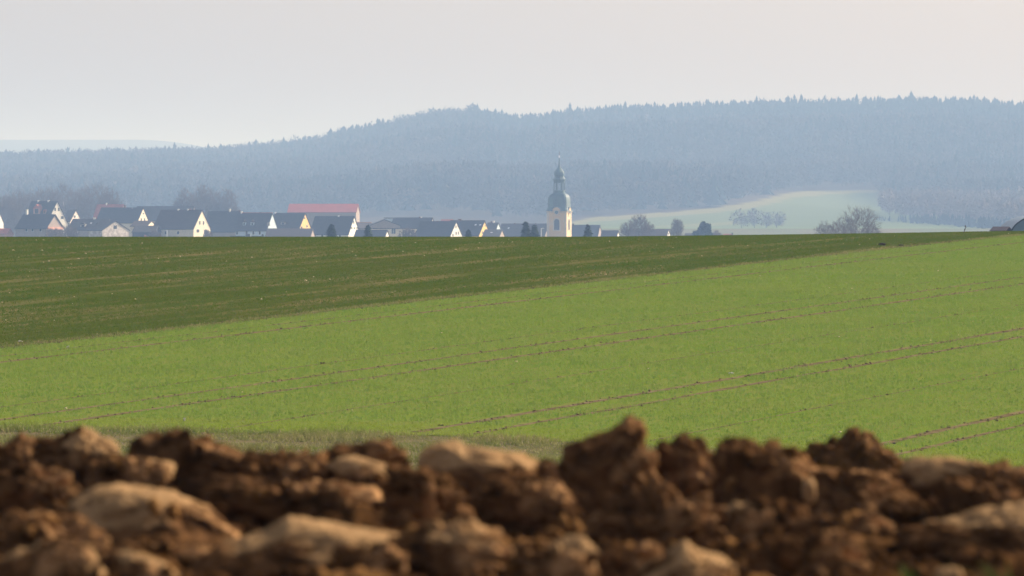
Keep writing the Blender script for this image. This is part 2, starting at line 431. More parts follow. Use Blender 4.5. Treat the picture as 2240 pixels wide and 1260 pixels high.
# ------------------------------------------------------------------ woods on the hill
def tri_cloud(base, h, kind, r):
    """many small faces per tree: broadleaf crowns of twig sprays or layered conifers. returns V (n*k*3,3)"""
    n = len(base)
    if kind == 'broad':
        k = 60
        u = r.normal(0, 1, (n, k, 3)); u /= np.linalg.norm(u, axis=2, keepdims=True)
        rad = r.uniform(0.35, 1.0, (n, k, 1)) ** 0.6
        cr = (h * r.uniform(0.27, 0.36, n))[:, None, None]
        C = u * rad * cr * np.array([1, 1, 1.25]) + base[:, None] + np.stack([h * 0, h * 0, h * 0.58], 1)[:, None]
        C[..., 2] = np.maximum(C[..., 2], base[:, None, 2] + 0.4)
        s = h[:, None, None] * 0.05 * r.uniform(0.6, 1.5, (n, k, 1))
        A = r.normal(0, 1, (n, k, 3)) * s; B = r.normal(0, 1, (n, k, 3)) * s * 0.55
        up = u * s * np.array([1.0, 1.0, 1.0])
        tr = np.stack([C - A * 0.6 - up, C + B, C + A * 0.4 + up * 1.5], 2)
    else:
        tiers, per = 5, 8; k = tiers * per
        i = np.arange(k); ti = i // per
        z1 = h[:, None] * (0.08 + 0.19 * ti)[None] ; z2 = z1 + h[:, None] * 0.26
        z2 = np.where(ti[None] == tiers - 1, h[:, None], z2)
        rr = h[:, None] * (0.25 * (1 - ti / (tiers + 0.35)))[None] * r.uniform(0.7, 1.25, (n, k))
        a0 = (i % per) * 2 * np.pi / per + ti * 0.5 + r.uniform(0, 6.28, (n, 1)) + r.normal(0, 0.15, (n, k)); a1 = a0 + 2 * np.pi / per * 1.25
        P = lambda a, q, z: np.stack([np.cos(a) * q, np.sin(a) * q, z], -1) + base[:, None]
        tr = np.stack([P(a0, rr, z1 + r.normal(0, 0.3, (n, k))), P(a1, rr * r.uniform(0.8, 1.1, (n, k)), z1), P(a0, rr * 0.03, z2)], 2)
    return tr.reshape(-1, 3)
M_broad = mat('bare_wood', (0.026, 0.027, 0.026), (0.074, 0.057, 0.045), scale=0.013, lo=.4, hi=.6, detail=3, spec=0, c=(0.12, 0.09, 0.066), cscale=0.03)
M_conif = mat('spruce_needles', (0.014, 0.023, 0.019), (0.022, 0.032, 0.025), scale=0.02, spec=0)
r = np.random.default_rng(11)
N = 34000
d = np.sqrt(r.uniform(2030 ** 2, 4300 ** 2, N)) * K; x = r.uniform(-0.108, 0.108, N) * d
sk = 1500; xs_ = r.uniform(-0.1, 0.1, sk) * 3980 * K; x = np.concatenate([x, xs_]); d = np.concatenate([d, r.uniform(3880, 4010, sk) * K])
z = zt(x, d); m_, px, py = is_meadow(x, d, z)
k = ~m_ & (d > K * np.interp(px, [-500, 900, 1250, 1500], [2750, 2750, 2600, 2000])); x, d, z, px = x[k], d[k], z[k], px[k]
pc = np.interp(px, [0, 600, 660, 830, 860, 1010, 1060, 1300, 2240], [0.12, 0.15, 0.5, 0.45, 0.15, 0.15, 0.7, 0.8, 0.85])
pc = pc * np.clip((d / K - 2700) / 1100, 0.05, 1) * 0.3 + 0.25 * vnoise(np.stack([x * 0.0045, d * 0.002, x * 0], 1), 4)
pc = np.where(d > 3850 * K, np.interp(px, [0, 480, 660, 830, 860, 1000, 1060, 2240], [0.04, 0.06, 0.4, 0.4, 0.03, 0.04, 0.7, 0.92]), pc)
con = r.uniform(0, 1, len(x)) < pc
base = np.stack([x, d, z], 1)
hb = K * r.uniform(11, 15.5, (~con).sum()); hc = K * np.clip(r.normal(13.2, 1.35, con.sum()) + 2.0 * (r.uniform(0, 1, con.sum()) < 0.08), 7, 18)
V1 = tri_cloud(base[~con], hb, 'broad', r); V2 = tri_cloud(base[con], hc, 'con', r)
tag(link('broadleaf_wood', np_mesh('broadleaf_wood', V1, np.arange(len(V1)).reshape(-1, 3)), M_broad), 'hazy leafless wood covering the long hill behind the village', 'wood', kind='stuff')
tag(link('spruce_wood', np_mesh('spruce_wood', V2, np.arange(len(V2)).reshape(-1, 3)), M_conif), 'hazy spruce wood with a jagged skyline along the top of the hill', 'wood', kind='stuff')
# wood at the right edge of the meadow
N = 2600; d = K * r.uniform(2300, 2990, N); x = (r.uniform(1900, 2420, N) - 1120) / F * d; z = zt(x, d); px = 1120 + x / d * F; py = HY - z / d * F
edge = 478 + (px - 1900) * 0.075
k = (py < edge) & (py > 462) & (px > 1935 + 30 * vnoise(np.stack([py * 0.1, px * 0, px * 0], 1), 3))
b = np.stack([x, d, z], 1)[k]; V3 = tri_cloud(b, K * r.uniform(8, 12.5, len(b)), 'broad', r)
tag(link('copse', np_mesh('copse', V3, np.arange(len(V3)).reshape(-1, 3)), mat('copse_twigs', (0.16, 0.12, 0.105), (0.125, 0.095, 0.085), scale=.02)), 'low hazy leafless copse at the right edge of the pale meadow', 'wood', kind='stuff')
b = np.stack([x, d, z], 1)[(py < edge + 4) & (py > edge - 4) & (px > 1915)]; pb = 1120 + b[:, 0] / b[:, 1] * F; V4 = tri_cloud(b, K * r.uniform(3.0, 5.5, len(b)) * np.clip((pb - 1880) / 190, .25, 1), 'con', r)
tag(link('spruce_thicket', np_mesh('spruce_thicket', V4, np.arange(len(V4)).reshape(-1, 3)), M_conif), 'low dark row of young spruces in front of the hazy copse', 'thicket', kind='stuff')

# ------------------------------------------------------------------ single trees
M_bark = mat('bark', (0.10, 0.078, 0.06), (0.06, 0.048, 0.04), scale=2.0)
M_twig = mat('twigs', (0.15, 0.112, 0.09), (0.11, 0.083, 0.068), scale=0.5)
def bare_tree(name, label, px, ytop, d, width_px, seed, zb=None, group=None, cat='tree', twig=0.03, stems=1, n=520, low=None):
    """leafless tree or bush: limbs reach out to points spread through a rounded crown, thinning to twigs"""
    d = d * K; twig = twig * K; s = d / F; r = np.random.default_rng(seed)
    x = (px - 1120) * s; zb = float(zt(x, d)) if zb is None else zb
    H = (HY - ytop) * s - zb; half = width_px * s / 2
    low = (0.22 if stems == 1 else 0.04) if low is None else low
    cz, rz = H * (1 + low) / 2, H * (1 - low) / 2
    u = r.normal(0, 1, (n, 3)); u /= np.linalg.norm(u, axis=1, keepdims=True); rad = r.uniform(0.05, 1, (n, 1)) ** (1 / 2.2)
    lob = 1 + 0.16 * vnoise(u * 2.2 + seed, seed)[:, None]
    T = u * rad * lob * np.array([half, half, rz]) + np.array([0, 0, cz]); T[:, 2] = np.clip(T[:, 2], 0.05 * H, H)
    nodes, par, used = [], [], []
    for k in range(stems):
        bx = np.array([r.normal(0, half * .35), r.normal(0, half * .2), -.2]) if stems > 1 else np.array([0, 0, -.2])
        last = -1; top = H * (0.62 if stems == 1 else 0.45); lean = r.normal(0, .05, 2)
        for i in range(9):
            f = i / 8; p = bx + np.array([lean[0] * f * H + r.normal(0, .012) * H * (f > 0), lean[1] * f * H, f * top])
            nodes.append(p); par.append(last); last = len(nodes) - 1
    trunk_n = len(nodes)
    foot = np.array([0, 0, H * .12])
    for p in T[np.argsort(np.linalg.norm(T - foot, axis=1))]:
        A = np.array(nodes); dv = p - A; dist = np.linalg.norm(dv, axis=1)
        cost = dist + 0.9 * np.clip(A[:, 2] - p[2] + 0.25 * dist, 0, None) + 0.15 * np.linalg.norm(A - foot, axis=1)
        cost[A[:, 2] < min(0.12 * H, .4 * p[2])] += H
        j = int(np.argmin(cost)); a = A[j]; m = a * .5 + p * .5 - np.array([0, 0, .06 * dist[j]]) + r.normal(0, .03, 3) * dist[j]
        nodes.append(m); par.append(j); nodes.append(p); par.append(len(nodes) - 2)
    A = np.array(nodes); N_ = len(A)
    area = np.zeros(N_); kids = np.zeros(N_, int)
    for i in range(N_ - 1, -1, -1):
        if kids[i] == 0: area[i] = (twig * 0.5) ** 2.3
        if par[i] >= 0: area[par[i]] += area[i]; kids[par[i]] += 1
    R_ = np.clip(area ** (1 / 2.3), twig * .5, H * .035)
    seg = [(par[i], i) for i in range(N_) if par[i] >= 0]
    t = thing(name, label, cat, (x, d, zb), 0, group)
    def prisms(P0, P1, r0, r1, ns):
        D_ = P1 - P0; L_ = np.linalg.norm(D_, axis=1, keepdims=True) + 1e-6; D_ = D_ / L_
        h_ = np.where(np.abs(D_[:, 2:3]) < .9, np.array([[0, 0, 1.]]), np.array([[1., 0, 0]])); a_ = np.cross(D_, h_); a_ /= np.linalg.norm(a_, axis=1, keepdims=True); b_ = np.cross(D_, a_)
        w = np.arange(ns) * 2 * np.pi / ns
        ring = a_[:, None] * np.cos(w)[None, :, None] + b_[:, None] * np.sin(w)[None, :, None]
        V = np.concatenate([P0[:, None] + ring * r0[:, None, None], P1[:, None] + ring * r1[:, None, None]], 1)
        i = np.arange(ns); f = np.stack([i, (i + 1) % ns, (i + 1) % ns + ns, i + ns], 1)
        FF = (np.arange(len(P0))[:, None, None] * 2 * ns + f[None]).reshape(-1, 4)
        return V.reshape(-1, 3), FF
    s0 = np.array([q for q in seg if q[1] < trunk_n]); s1 = np.array([q for q in seg if q[1] >= trunk_n])
    V, FF = prisms(A[s0[:, 0]], A[s0[:, 1]], R_[s0[:, 0]], R_[s0[:, 1]], 7); link('trunk', np_mesh('trunk', V, FF), M_bark, t)
    V, FF = prisms(A[s1[:, 0]], A[s1[:, 1]], np.minimum(R_[s1[:, 0]], R_[s1[:, 1]] * 1.4), R_[s1[:, 1]], 4)
    # fine twigs at every branch point
    m = 4; B = np.repeat(A[trunk_n:], m, 0); out = B - np.array([0, 0, cz * .6]); out /= np.linalg.norm(out, axis=1, keepdims=True) + 1e-6
    E_ = B + (out * .8 + r.normal(0, .6, B.shape)) * (half * 0.16) * r.uniform(.5, 1.2, (len(B), 1))
    V2, F2 = prisms(B, E_, np.full(len(B), twig * .42), np.full(len(B), twig * .2), 3)
    link('crown', np_mesh('crown', np.concatenate([V, V2]), np.concatenate([FF, F2 + len(V)])), M_twig, t)
    return t

M_fir = mat('fir_needles', (0.020, 0.046, 0.024), (0.035, 0.062, 0.03), scale=1.2)
def fir_tree(label, px, ytop, d, width_px, seed, group=None, name='fir_tree', ragged=0.25):
    """conifer of drooping branch sprays round a trunk"""
    d = d * K; r = np.random.default_rng(seed); s = d / F; x = (px - 1120) * s; zb = float(zt(x, d)); H = (HY - ytop) * s - zb; half = width_px * s / 2
    t = thing(name, label, 'tree', (x, d, zb), 0, group)
    mb = MB(); mb.tube((0, 0, -0.2), (0, 0, H * 0.95), H * 0.022, 0.03, 7); mb.build('trunk', M_bark, t)
    n = 900; u = r.uniform(0.05, 1, n); zz = H * u; L = half * (1 - u) ** 0.8 * 1.15 * r.uniform(1 - ragged * 1.6, 1.1, n) + 0.12; a = r.uniform(0, 6.283, n)
    q = r.uniform(0.25, 1, n) * L
    C = np.stack([np.cos(a) * q, np.sin(a) * q, zz - 0.28 * q + 0.1 * r.normal(0, 1, n)], 1)
    D = np.stack([np.cos(a), np.sin(a), -0.35 + 0.3 * r.normal(0, 1, n)], 1) * (0.22 * half + 0.15); T = np.stack([-np.sin(a), np.cos(a), r.normal(0, .25, n)], 1) * (0.10 * half + 0.12)
    V = np.stack([C - D * .4 - T, C - D * .4 + T, C + D + np.array([0, 0, .1])], 1).reshape(-1, 3)
    link('crown', np_mesh('crown', V, np.arange(len(V)).reshape(-1, 3)), M_fir, t)
    return t
def round_evergreen(label, px, ytop, d, blobs, seed):
    """pine or clipped evergreen: needle tufts gathered in several lobes (px, py, radius px)"""
    d = d * K; r = np.random.default_rng(seed); s = d / F; x = (px - 1120) * s; zb = float(zt(x, d)); H = (HY - ytop) * s - zb
    t = thing('pine_tree', label, 'tree', (x, d, zb))
    mb = MB(); mb.tube((0, 0, -0.2), (0.1, 0, H * 0.8), H * 0.035, 0.06, 7); mb.build('trunk', M_bark, t)
    Vs = []
    for bx, by, br in blobs:
        n = int(46 * br ** 1.2); u = r.normal(0, 1, (n, 3)); u /= np.linalg.norm(u, axis=1, keepdims=True); u *= (r.uniform(0, 1, (n, 1)) ** 0.4) * br * s
        C = u + np.array([(bx - px) * s, r.normal(0, br * s * .3), (HY - by) * s - zb]); A = r.normal(0, 1, (n, 3)) * .3; B = r.normal(0, 1, (n, 3)) * .3
        Vs.append(np.stack([C - A, C + A, C + B], 1).reshape(-1, 3))
    V = np.concatenate(Vs); link('crown', np_mesh('crown', V, np.arange(len(V)).reshape(-1, 3)), M_fir, t)
    return t

# ------------------------------------------------------------------ village
def wallm(name, a, k=0.82): return mat(name, a, tuple(c * k for c in a), scale=0.5, rough=0.95, lo=0.3, hi=0.75)
M_white = wallm('white_render', (0.80, 0.77, 0.70)); M_cream = wallm('cream_render', (0.76, 0.68, 0.53)); M_yellow = wallm('yellow_render', (0.75, 0.50, 0.17), .92)
M_blue = wallm('pale_blue_render', (0.50, 0.60, 0.66)); M_grey = wallm('grey_brown_render', (0.34, 0.28, 0.24)); M_pink = wallm('salmon_brick', (0.62, 0.33, 0.24)); M_mott = mat('mottled_render', (0.66, 0.60, 0.55), (0.42, 0.37, 0.34), scale=1.1, lo=0.4, hi=0.6)
M_slate = mat('slate', (0.040, 0.036, 0.036), (0.060, 0.050, 0.046), scale=0.6, stretch=(1, 1, 5)); M_brown = mat('brown_tiles', (0.085, 0.058, 0.046), (0.062, 0.046, 0.04), scale=0.6, stretch=(1, 1, 5))
M_red = mat('red_sheeting', (0.36, 0.095, 0.085), (0.31, 0.085, 0.078), scale=0.3); M_rtile = mat('red_tiles', (0.42, 0.13, 0.09), (0.33, 0.11, 0.08), scale=0.7)
M_glass = mat('window_glass', (0.02, 0.025, 0.03), rough=0.2, spec=0.5); M_brick = mat('chimney_brick', (0.16, 0.08, 0.06), (0.11, 0.06, 0.05), scale=3)
M_metal = mat('pale_metal', (0.7, 0.7, 0.7), rough=0.4, spec=0.5); M_frame = mat('white_frame', (0.8, 0.8, 0.78))
M_darkwood = mat('dark_boards', (0.045, 0.035, 0.04), (0.03, 0.025, 0.028), scale=2)

def house(label, xl, xg, yr, ye, gw, D, wall, roof, gwin=(), fwin=(), chim=(), W=8.5, phi=None, front=None, ridge=None, cat='house', name='house', group=None, over=0.35, dormers=(), aerial=(), skylights=()):
    """gabled house; pixel columns of ridge ends xl..xg, ridge row yr, eave row ye, gable width gw"""
    D = D * K; W = W * K; s = D / F
    if phi is None: phi = math.asin(min(0.93, gw * s / W))
    W = gw * s / math.sin(phi); L = max((xg - xl) * s / math.cos(phi), 1.5)
    xc = ((xl + xg) / 2 - 1120) * s; g = float(zt(xc, D)) - 0.25
    zr = (HY - yr) * s - g; ze = (HY - ye) * s - g
    t = thing(name, label, cat, (xc, D, g), -phi, group)
    c, sn = math.cos(phi), math.sin(phi); hw = W / 2
    mb = MB(); mb.prism([(-hw, 0), (hw, 0), (hw, ze), (0, zr - 0.12), (-hw, ze)], -L / 2, L / 2)
    mb.build('wall', wall, t)
    # roof: two slabs meeting at the ridge
    pit = (zr - ze) / hw; ey = hw + over; ez = ze - over * pit; th = 0.22
    mb = MB(); mb.prism([(-ey, ez), (0, zr), (ey, ez), (ey, ez + th), (0, zr + th), (-ey, ez + th)], -L / 2 - over * 0.6, L / 2 + over * 0.6)
    ro = mb.build('roof', roof, t)
    if ridge:
        mb = MB(); mb.box(-L / 2 - .2, L / 2 + .2, -0.16, 0.16, zr + th - 0.06, zr + th + 0.16); mb.build('ridge_tiles', ridge, ro)
    def win(cx, cyy, z0, z1, w, axis):
        m = MB(); f = MB(); fr = 0.07
        if axis == 'x':            # in the right gable
            m.box(L / 2 + 0.02, L / 2 + 0.05, cyy - w / 2, cyy + w / 2, z0, z1)
            f.box(L / 2 + 0.004, L / 2 + 0.04, cyy - w / 2 - fr, cyy + w / 2 + fr, z0 - fr, z1 + fr)
        else:
            m.box(cx - w / 2, cx + w / 2, -hw - 0.05, -hw - 0.02, z0, z1)
            f.box(cx - w / 2 - fr, cx + w / 2 + fr, -hw - 0.04, -hw - 0.004, z0 - fr, z1 + fr)
        wo_ = f.build('window', M_frame, t); m.build('pane', M_glass, wo_)
    for px, py, w, h in gwin:
        y = (px - xg) * s / sn; z = (HY - py) * s - g
        win(0, y, z - h * s / 2, z + h * s / 2, w * s / sn, 'x')
    for px, py, w, h in fwin:
        x = (px - (xl + xg) / 2) * s / c + hw * sn / c; z = (HY - py) * s - g
        win(x, 0, z - h * s / 2, z + h * s / 2, w * s, 'y')
    for px, yt, w, m in chim:
        x = (px - (xl + xg) / 2) * s / c; zc = (HY - yt) * s - g
        mb = MB(); mb.box(x - w * s / 2, x + w * s / 2, -0.3, 0.3, zr - 0.5, zc - .12); mb.box(x - w * s / 2 - .06, x + w * s / 2 + .06, -0.36, 0.36, zc - .12, zc); mb.build('chimney', m, ro)
    for px, yt in aerial:
        x = (px - (xl + xg) / 2) * s / c; zc = (HY - yt) * s - g
        mb = MB(); mb.tube((x, 0, zr), (x, 0, zc), .05, .04); 
        for q in (0, .35): mb.tube((x - .5, 0, zc - q), (x + .5, 0, zc - q), .03, .03, 4)
        mb.build('aerial', M_metal, ro)
    for px, py, w, h, wm, rm, rh in dormers:        # standing on the front slope
        z0 = (HY - py - h / 2) * s - g; z1 = z0 + h * s; ys_ = -(zr - z0) / pit - 0.12
        x = (px - (xl + xg) / 2) * s / c - ys_ * sn / c; yb = ys_ + h * s / pit + 1.0; hw_ = w * s / 2 / c
        m = MB(); m.box(x - hw_, x + hw_, ys_, yb, z0 - .2, z1); 
        d_ = m.build('dormer', wm, t)
        if rh: # little gabled roof
            rz0 = z1 + rh * s; m = MB(); ring = lambda yy: [(x - hw_ - .15, yy, z1 + .003), (x + hw_ + .15, yy, z1 + .003), (x, yy, rz0)]
            m.loft([ring(ys_ - .2), ring(yb + .6)]); m.build('dormer_roof', rm, d_)
        else:
            m = MB(); m.box(x - hw_ - .12, x + hw_ + .12, ys_ - .2, yb + .3, z1 + .003, z1 + .15); m.build('dormer_roof', rm, d_)
        m = MB(); m.box(x - hw_ * .55, x + hw_ * .55, ys_ - .04, ys_ - .004, z0 + .15, z1 - .12); m.build('dormer_window', M_glass, d_)
    for px, py in skylights:
        z0 = (HY - py) * s - g; y0 = -(zr - z0) / pit; x = (px - (xl + xg) / 2) * s / c - y0 * sn / c
        m = MB(); m.add([(x - .35, y0 - .05, z0 + th + .05), (x + .35, y0 - .05, z0 + th + .05), (x + .35, y0 + .55, z0 + .6 * pit + th + .05), (x - .35, y0 + .55, z0 + .6 * pit + th + .05)], [(0, 1, 2, 3)]); m.build('skylight', M_metal, ro)
    return t, dict(s=s, phi=phi, L=L, W=W, zr=zr, ze=ze, g=g)

house('white gabled house at the left picture edge, cut by the frame', -90, -6, 450, 487, 24, 1500, M_white, M_slate, gwin=[(-2, 474, 3, 6)], name='village_house')
house('steep dark roofed house with tall white gable and salmon sided dormer', 68, 127, 441, 498, 50, 1560, M_white, M_slate, W=9.5, gwin=[(123, 458, 3.2, 7), (130, 458, 3.2, 7), (137, 476, 5, 6)], dormers=[(81, 462, 15, 12, M_pink, M_rtile, 9), (100, 464, 5, 6, M_pink, M_rtile, 3)], chim=[(83, 438, 3, M_white), (107, 438, 4, M_white)], aerial=[(142, 449)], name='village_house')
t, k_ = house('low dark house with salmon balcony band across its shaded gable', 52, 121, 470, 498, 31, 1400, M_grey, M_slate, fwin=[(60, 503, 4.5, 6), (74, 503, 4.5, 6), (92, 503, 5, 6)], chim=[(58, 458, 4, M_white)], name='village_house', over=0.6, W=7.5)
m = MB(); m.box(k_['L'] / 2 + .02, k_['L'] / 2 + .75, -k_['W'] / 2 + .05, k_['W'] / 2 - .05, k_['ze'] - .55, k_['ze'] + .25); m.build('balcony', M_pink, t)
house('small white gable peeping out behind bare twigs', 150, 166, 460, 484, 20, 1600, M_mott, M_brown, gwin=[(164, 474, 3, 5)], name='village_house')
house('long low dark house with two pale triangular dormers', 160, 240, 480, 503, 22, 1430, M_grey, M_slate, dormers=[(183, 494, 11, 6, M_mott, M_slate, 4), (217, 494, 9, 6, M_mott, M_slate, 5)], chim=[(207, 476, 4, M_white)], fwin=[(170, 507, 4, 3.5), (205, 507, 4, 3.5)], skylights=[(200, 491)], name='village_house')
house('broad mottled barn gable with shallow roof, standing on the field crest', 222, 254, 484, 504, 54, 1370, M_mott, M_slate, phi=R(42), gwin=[(253, 497, 7, 8)], name='barn', cat='barn')
house('long dark roofed house with yellow trimmed triangular gable and three windows', 222, 314, 455, 487, 22, 1540, M_cream, M_slate, gwin=[(314.5, 467.5, 1.8, 3.5), (310.5, 480, 2.2, 5.5), (316.5, 480, 2.2, 5.5)], chim=[(274, 449, 3, M_brick), (291, 455, 2.5, M_white), (306, 456, 3, M_white)], name='village_house')
house('house showing only its red ridge and chimney above a darker roof', 213, 271, 448, 492, 24, 1620, M_grey, M_rtile, chim=[(233, 444, 2, M_white), (274, 448, 2.5, M_brick)], name='village_house')
house('low lean-to with small cream gable under the triangular one', 296, 332, 484, 495, 18, 1420, M_cream, M_brown, W=6, name='annex', cat='annex')
house('low dark shed roof right below the little cream gable', 296, 346, 495, 508, 10, 1385, M_darkwood, M_slate, name='shed', cat='shed', W=6)
house('tall cream gabled house with four windows and wide brown roof', 352, 443, 460, 500, 33, 1390, M_cream, M_brown, gwin=[(438.5, 487.5, 2.6, 7.5), (446, 487.5, 2.6, 7.5), (435, 505, 5, 6.5), (450, 506, 6, 7)], fwin=[(365, 509, 6, 7), (392, 509, 5, 6)], chim=[(390, 457, 3, M_white), (412, 457, 3, M_white), (417, 456, 2.5, M_brick)], name='village_house')
house('dark roofed house with a wide hall roof edge rising behind', 300, 425, 452, 482, 12, 1660, M_grey, M_slate, name='village_house', W=10)
house('long dark house with white chimney post and tall aerial', 456, 530, 463, 506, 20, 1500, M_grey, M_slate, chim=[(503, 457, 3, M_white), (525, 460, 4, M_brick), (490, 476, 2, M_white)], aerial=[(461, 461), (502.5, 454)], name='village_house')
house('pale blue walled house with two small dormers and partly hidden white gable', 528, 596, 467, 504, 22, 1450, M_blue, M_slate, gwin=[(589, 491, 4, 6)], fwin=[(520, 509, 4, 8), (541, 509, 4, 8), (556, 509, 4, 8), (570, 509, 4, 8)], dormers=[(535, 490, 6, 7, M_blue, M_brown, 6), (553, 490, 7, 7, M_blue, M_brown, 6)], chim=[(528, 462, 3, M_white), (570, 464, 4, M_brick)], ridge=M_rtile, name='village_house')
t, k_ = house('dark roofed house with creamy yellow gable and white framed veranda', 602, 668, 467, 503, 26, 1480, M_yellow, M_slate, gwin=[(667, 477, 2, 4), (661, 499, 3, 7), (671.5, 495, 2.4, 5.5)], dormers=[(620, 489, 10, 6, M_grey, M_brown, 3)], chim=[(602, 464, 3, M_metal), (648, 466, 3, M_brick)], name='village_house')
m = MB(); s_ = k_['s']; y0 = -k_['W'] / 2 - 1.6
for i in range(6):
    x0 = -k_['L'] / 2 + 0.6 + i * (k_['L'] * 0.62) / 5; m.box(x0 - .1, x0 + .1, y0, y0 + .2, 0, k_['ze'] + .2)
m.box(-k_['L'] / 2 + .3, k_['L'] * 0.17, y0 - .05, y0 + 1.5, k_['ze'] + .203, k_['ze'] + .4); m.build('veranda', M_frame, t)
house('low grey brown barn roof in front of the yellow gabled house', 586, 684, 501, 519, 9, 1390, M_grey, M_brown, name='barn', cat='barn', W=7)
house('long barn with bright red roof rising above the other roofs', 634, 783, 447, 464, 6, 1760, M_grey, M_red, W=13, name='barn', cat='barn', phi=R(5), over=0.5)
house('dark roofed house with white gable, three low windows, behind two firs', 690, 775, 474, 512, 23, 1420, M_white, M_slate, gwin=[(774, 486, 2, 6), (770, 499, 2.2, 3.5), (775.5, 499, 2.2, 3.5), (780.5, 499, 2.2, 3.5)], fwin=[(690, 516, 4, 6), (706, 516, 4, 6), (745, 516, 4, 6)], chim=[(741, 471, 3, M_white)], name='village_house')
house('low house with flat pinkish roof line beside the white gabled one', 780, 812, 488, 500, 12, 1560, M_grey, M_brown, name='village_house', ridge=M_pink, W=9)
# grey house whose broad shallow gable faces the viewer
t, k_ = house('grey house with a broad shallow gable facing the field', 838, 842, 481, 494, 66, 1520, M_grey, M_slate, phi=R(80), gwin=[(820, 502, 3, 4), (831, 502, 3, 4)], name='village_house', over=0.6)
def flat_block(label, x0, x1, yt, D, depth, wall, roof, wins=(), phi=0.42, name='village_house', cat='house', lit=None):
    D = D * K; s = D / F; xc = ((x0 + x1) / 2 - 1120) * s; g = float(zt(xc, D)) - .25; w = (x1 - x0) * s; h = (HY - yt) * s - g
    t = thing(name, label, cat, (xc, D, g), -phi); L = w / (math.cos(phi) + 0.35 * math.sin(phi)); Dp = L * depth
    m = MB(); m.box(-L / 2, L / 2, -Dp / 2, Dp / 2, 0, h - .3); m.build('wall', wall, t)
    m = MB(); m.box(-L / 2 - .3, L / 2 + .3, -Dp / 2 - .3, Dp / 2 + .3, h - .297, h); m.build('roof', roof, t)
    for px, py, ww, hh, ax in wins:
        z = (HY - py) * s - g
        m = MB(); f = MB()
        if ax == 'x':
            y = (px - (x0 + x1) / 2) * s; y = (y - L / 2 * math.cos(phi)) / math.sin(phi)
            f.box(L / 2 + .004, L / 2 + .03, y - ww * s / .4 / 2 - .06, y + ww * s / .4 / 2 + .06, z - hh * s / 2 - .06, z + hh * s / 2 + .06); m.box(L / 2 + .02, L / 2 + .05, y - ww * s / .4 / 2, y + ww * s / .4 / 2, z - hh * s / 2, z + hh * s / 2)
        else:
            x = (px - (x0 + x1) / 2) * s / math.cos(phi) + Dp / 2 * math.tan(phi)
            f.box(x - ww * s / 2 - .06, x + ww * s / 2 + .06, -Dp / 2 - .03, -Dp / 2 - .004, z - hh * s / 2 - .06, z + hh * s / 2 + .06); m.box(x - ww * s / 2, x + ww * s / 2, -Dp / 2 - .05, -Dp / 2 - .02, z - hh * s / 2, z + hh * s / 2)
        w_ = f.build('window', M_frame, t); m.build('pane', M_glass, w_)
    return t
flat_block('cream block with two tall window strips low in the middle of the village', 846, 875, 499, 1430, 2.6, M_cream, M_slate, wins=[(859, 506, 1.6, 10, 'x'), (863.5, 506, 1.6, 10, 'x')], phi=1.15)
flat_block('pale blue grey flat roofed house with dark roof slab and white end', 846, 905, 476, 1570, 0.8, M_blue, M_slate, wins=[(865, 484, 12, 2.2, 'y')], phi=0.35)
house('small white gable sliver low beside the cream block', 780, 847, 504, 526, 14, 1400, M_white, M_slate, name='annex', cat='annex', W=6)
house('house behind with dark ridge and narrow white wedge of gable', 862, 908, 477, 505, 22, 1560, M_white, M_slate, name='village_house')
house('dark roofed house topping the row behind with chimney at its ridge', 908, 946, 477, 505, 18, 1500, M_grey, M_slate, chim=[(918, 474, 3, M_brick), (922, 474, 2, M_white)], name='village_house')
house('wide dark roof with tall white gable and four small windows', 921, 998, 485, 521, 30, 1400, M_white, M_slate, gwin=[(997.5, 496.5, 2.2, 6), (991, 514, 2.4, 4.5), (997.8, 510, 2.2, 7), (1002.5, 510, 2, 6.5)], chim=[(957, 483, 3, M_brick)], name='village_house')
house('dark roofed house with golden yellow gable and broad brick chimney', 986, 1060, 484, 515, 25, 1450, M_yellow, M_slate, gwin=[(1061, 494, 1.6, 3), (1056, 509, 2.2, 6)], chim=[(1006, 479, 7, M_brick)], skylights=[(1040, 495), (1050, 495)], ridge=M_brown, name='village_house')
house('house with reddish roof strip between two dark roofs', 966, 990, 481, 505, 14, 1540, M_grey, M_rtile, name='village_house')
house('small grey blue house with white chimney stack right of the yellow gable', 1068, 1090, 488, 512, 18, 1530, M_blue, M_slate, chim=[(1075, 484, 2.5, M_brick), (1080, 483, 3, M_white)], name='village_house')
house('low dark roof at the foot of the yellow gable', 1062, 1098, 503, 520, 14, 1405, M_grey, M_slate, skylights=[(1075, 511)], name='annex', cat='annex')
house('long brown tiled hall directly left of the church tower', 1098, 1200, 490, 522, 22, 1655, M_grey, M_brown, chim=[(1126, 488, 3, M_brick), (1146, 487, 2.5, M_brick), (1155, 488, 2, M_brick), (1172, 488, 2, M_brick)], skylights=[(1112, 502)], name='hall', cat='hall')
house('dark roofed house with two chimneys directly right of the church tower', 1238, 1312, 493, 524, 14, 1655, M_grey, M_slate, chim=[(1254, 489, 4, M_brick), (1285, 490, 4.5, M_brick)], name='village_house')
house('low blue grey roof with little white gable right of the tower', 1318, 1352, 505, 524, 10, 1460, M_white, M_slate, name='annex', cat='annex', W=6)
house('brown roof behind bare trees ending in a white gable with one window', 1374, 1462, 502, 523, 14, 1440, M_white, M_brown, gwin=[(1462, 512, 2, 4)], chim=[(1432, 500, 2.5, M_white)], name='village_house', W=8)
house('lowest dark roof strip on the crest beside the round evergreen', 1500, 1574, 511.5, 526, 10, 1460, M_grey, M_slate, name='annex', cat='annex', W=6)
house('tiny orange brick hut roof just above the crest', 1584, 1600, 512.8, 524, 6, 1400, M_pink, M_rtile, chim=[(1602, 509, 2.2, M_darkwood)], name='hut', cat='hut', W=4)
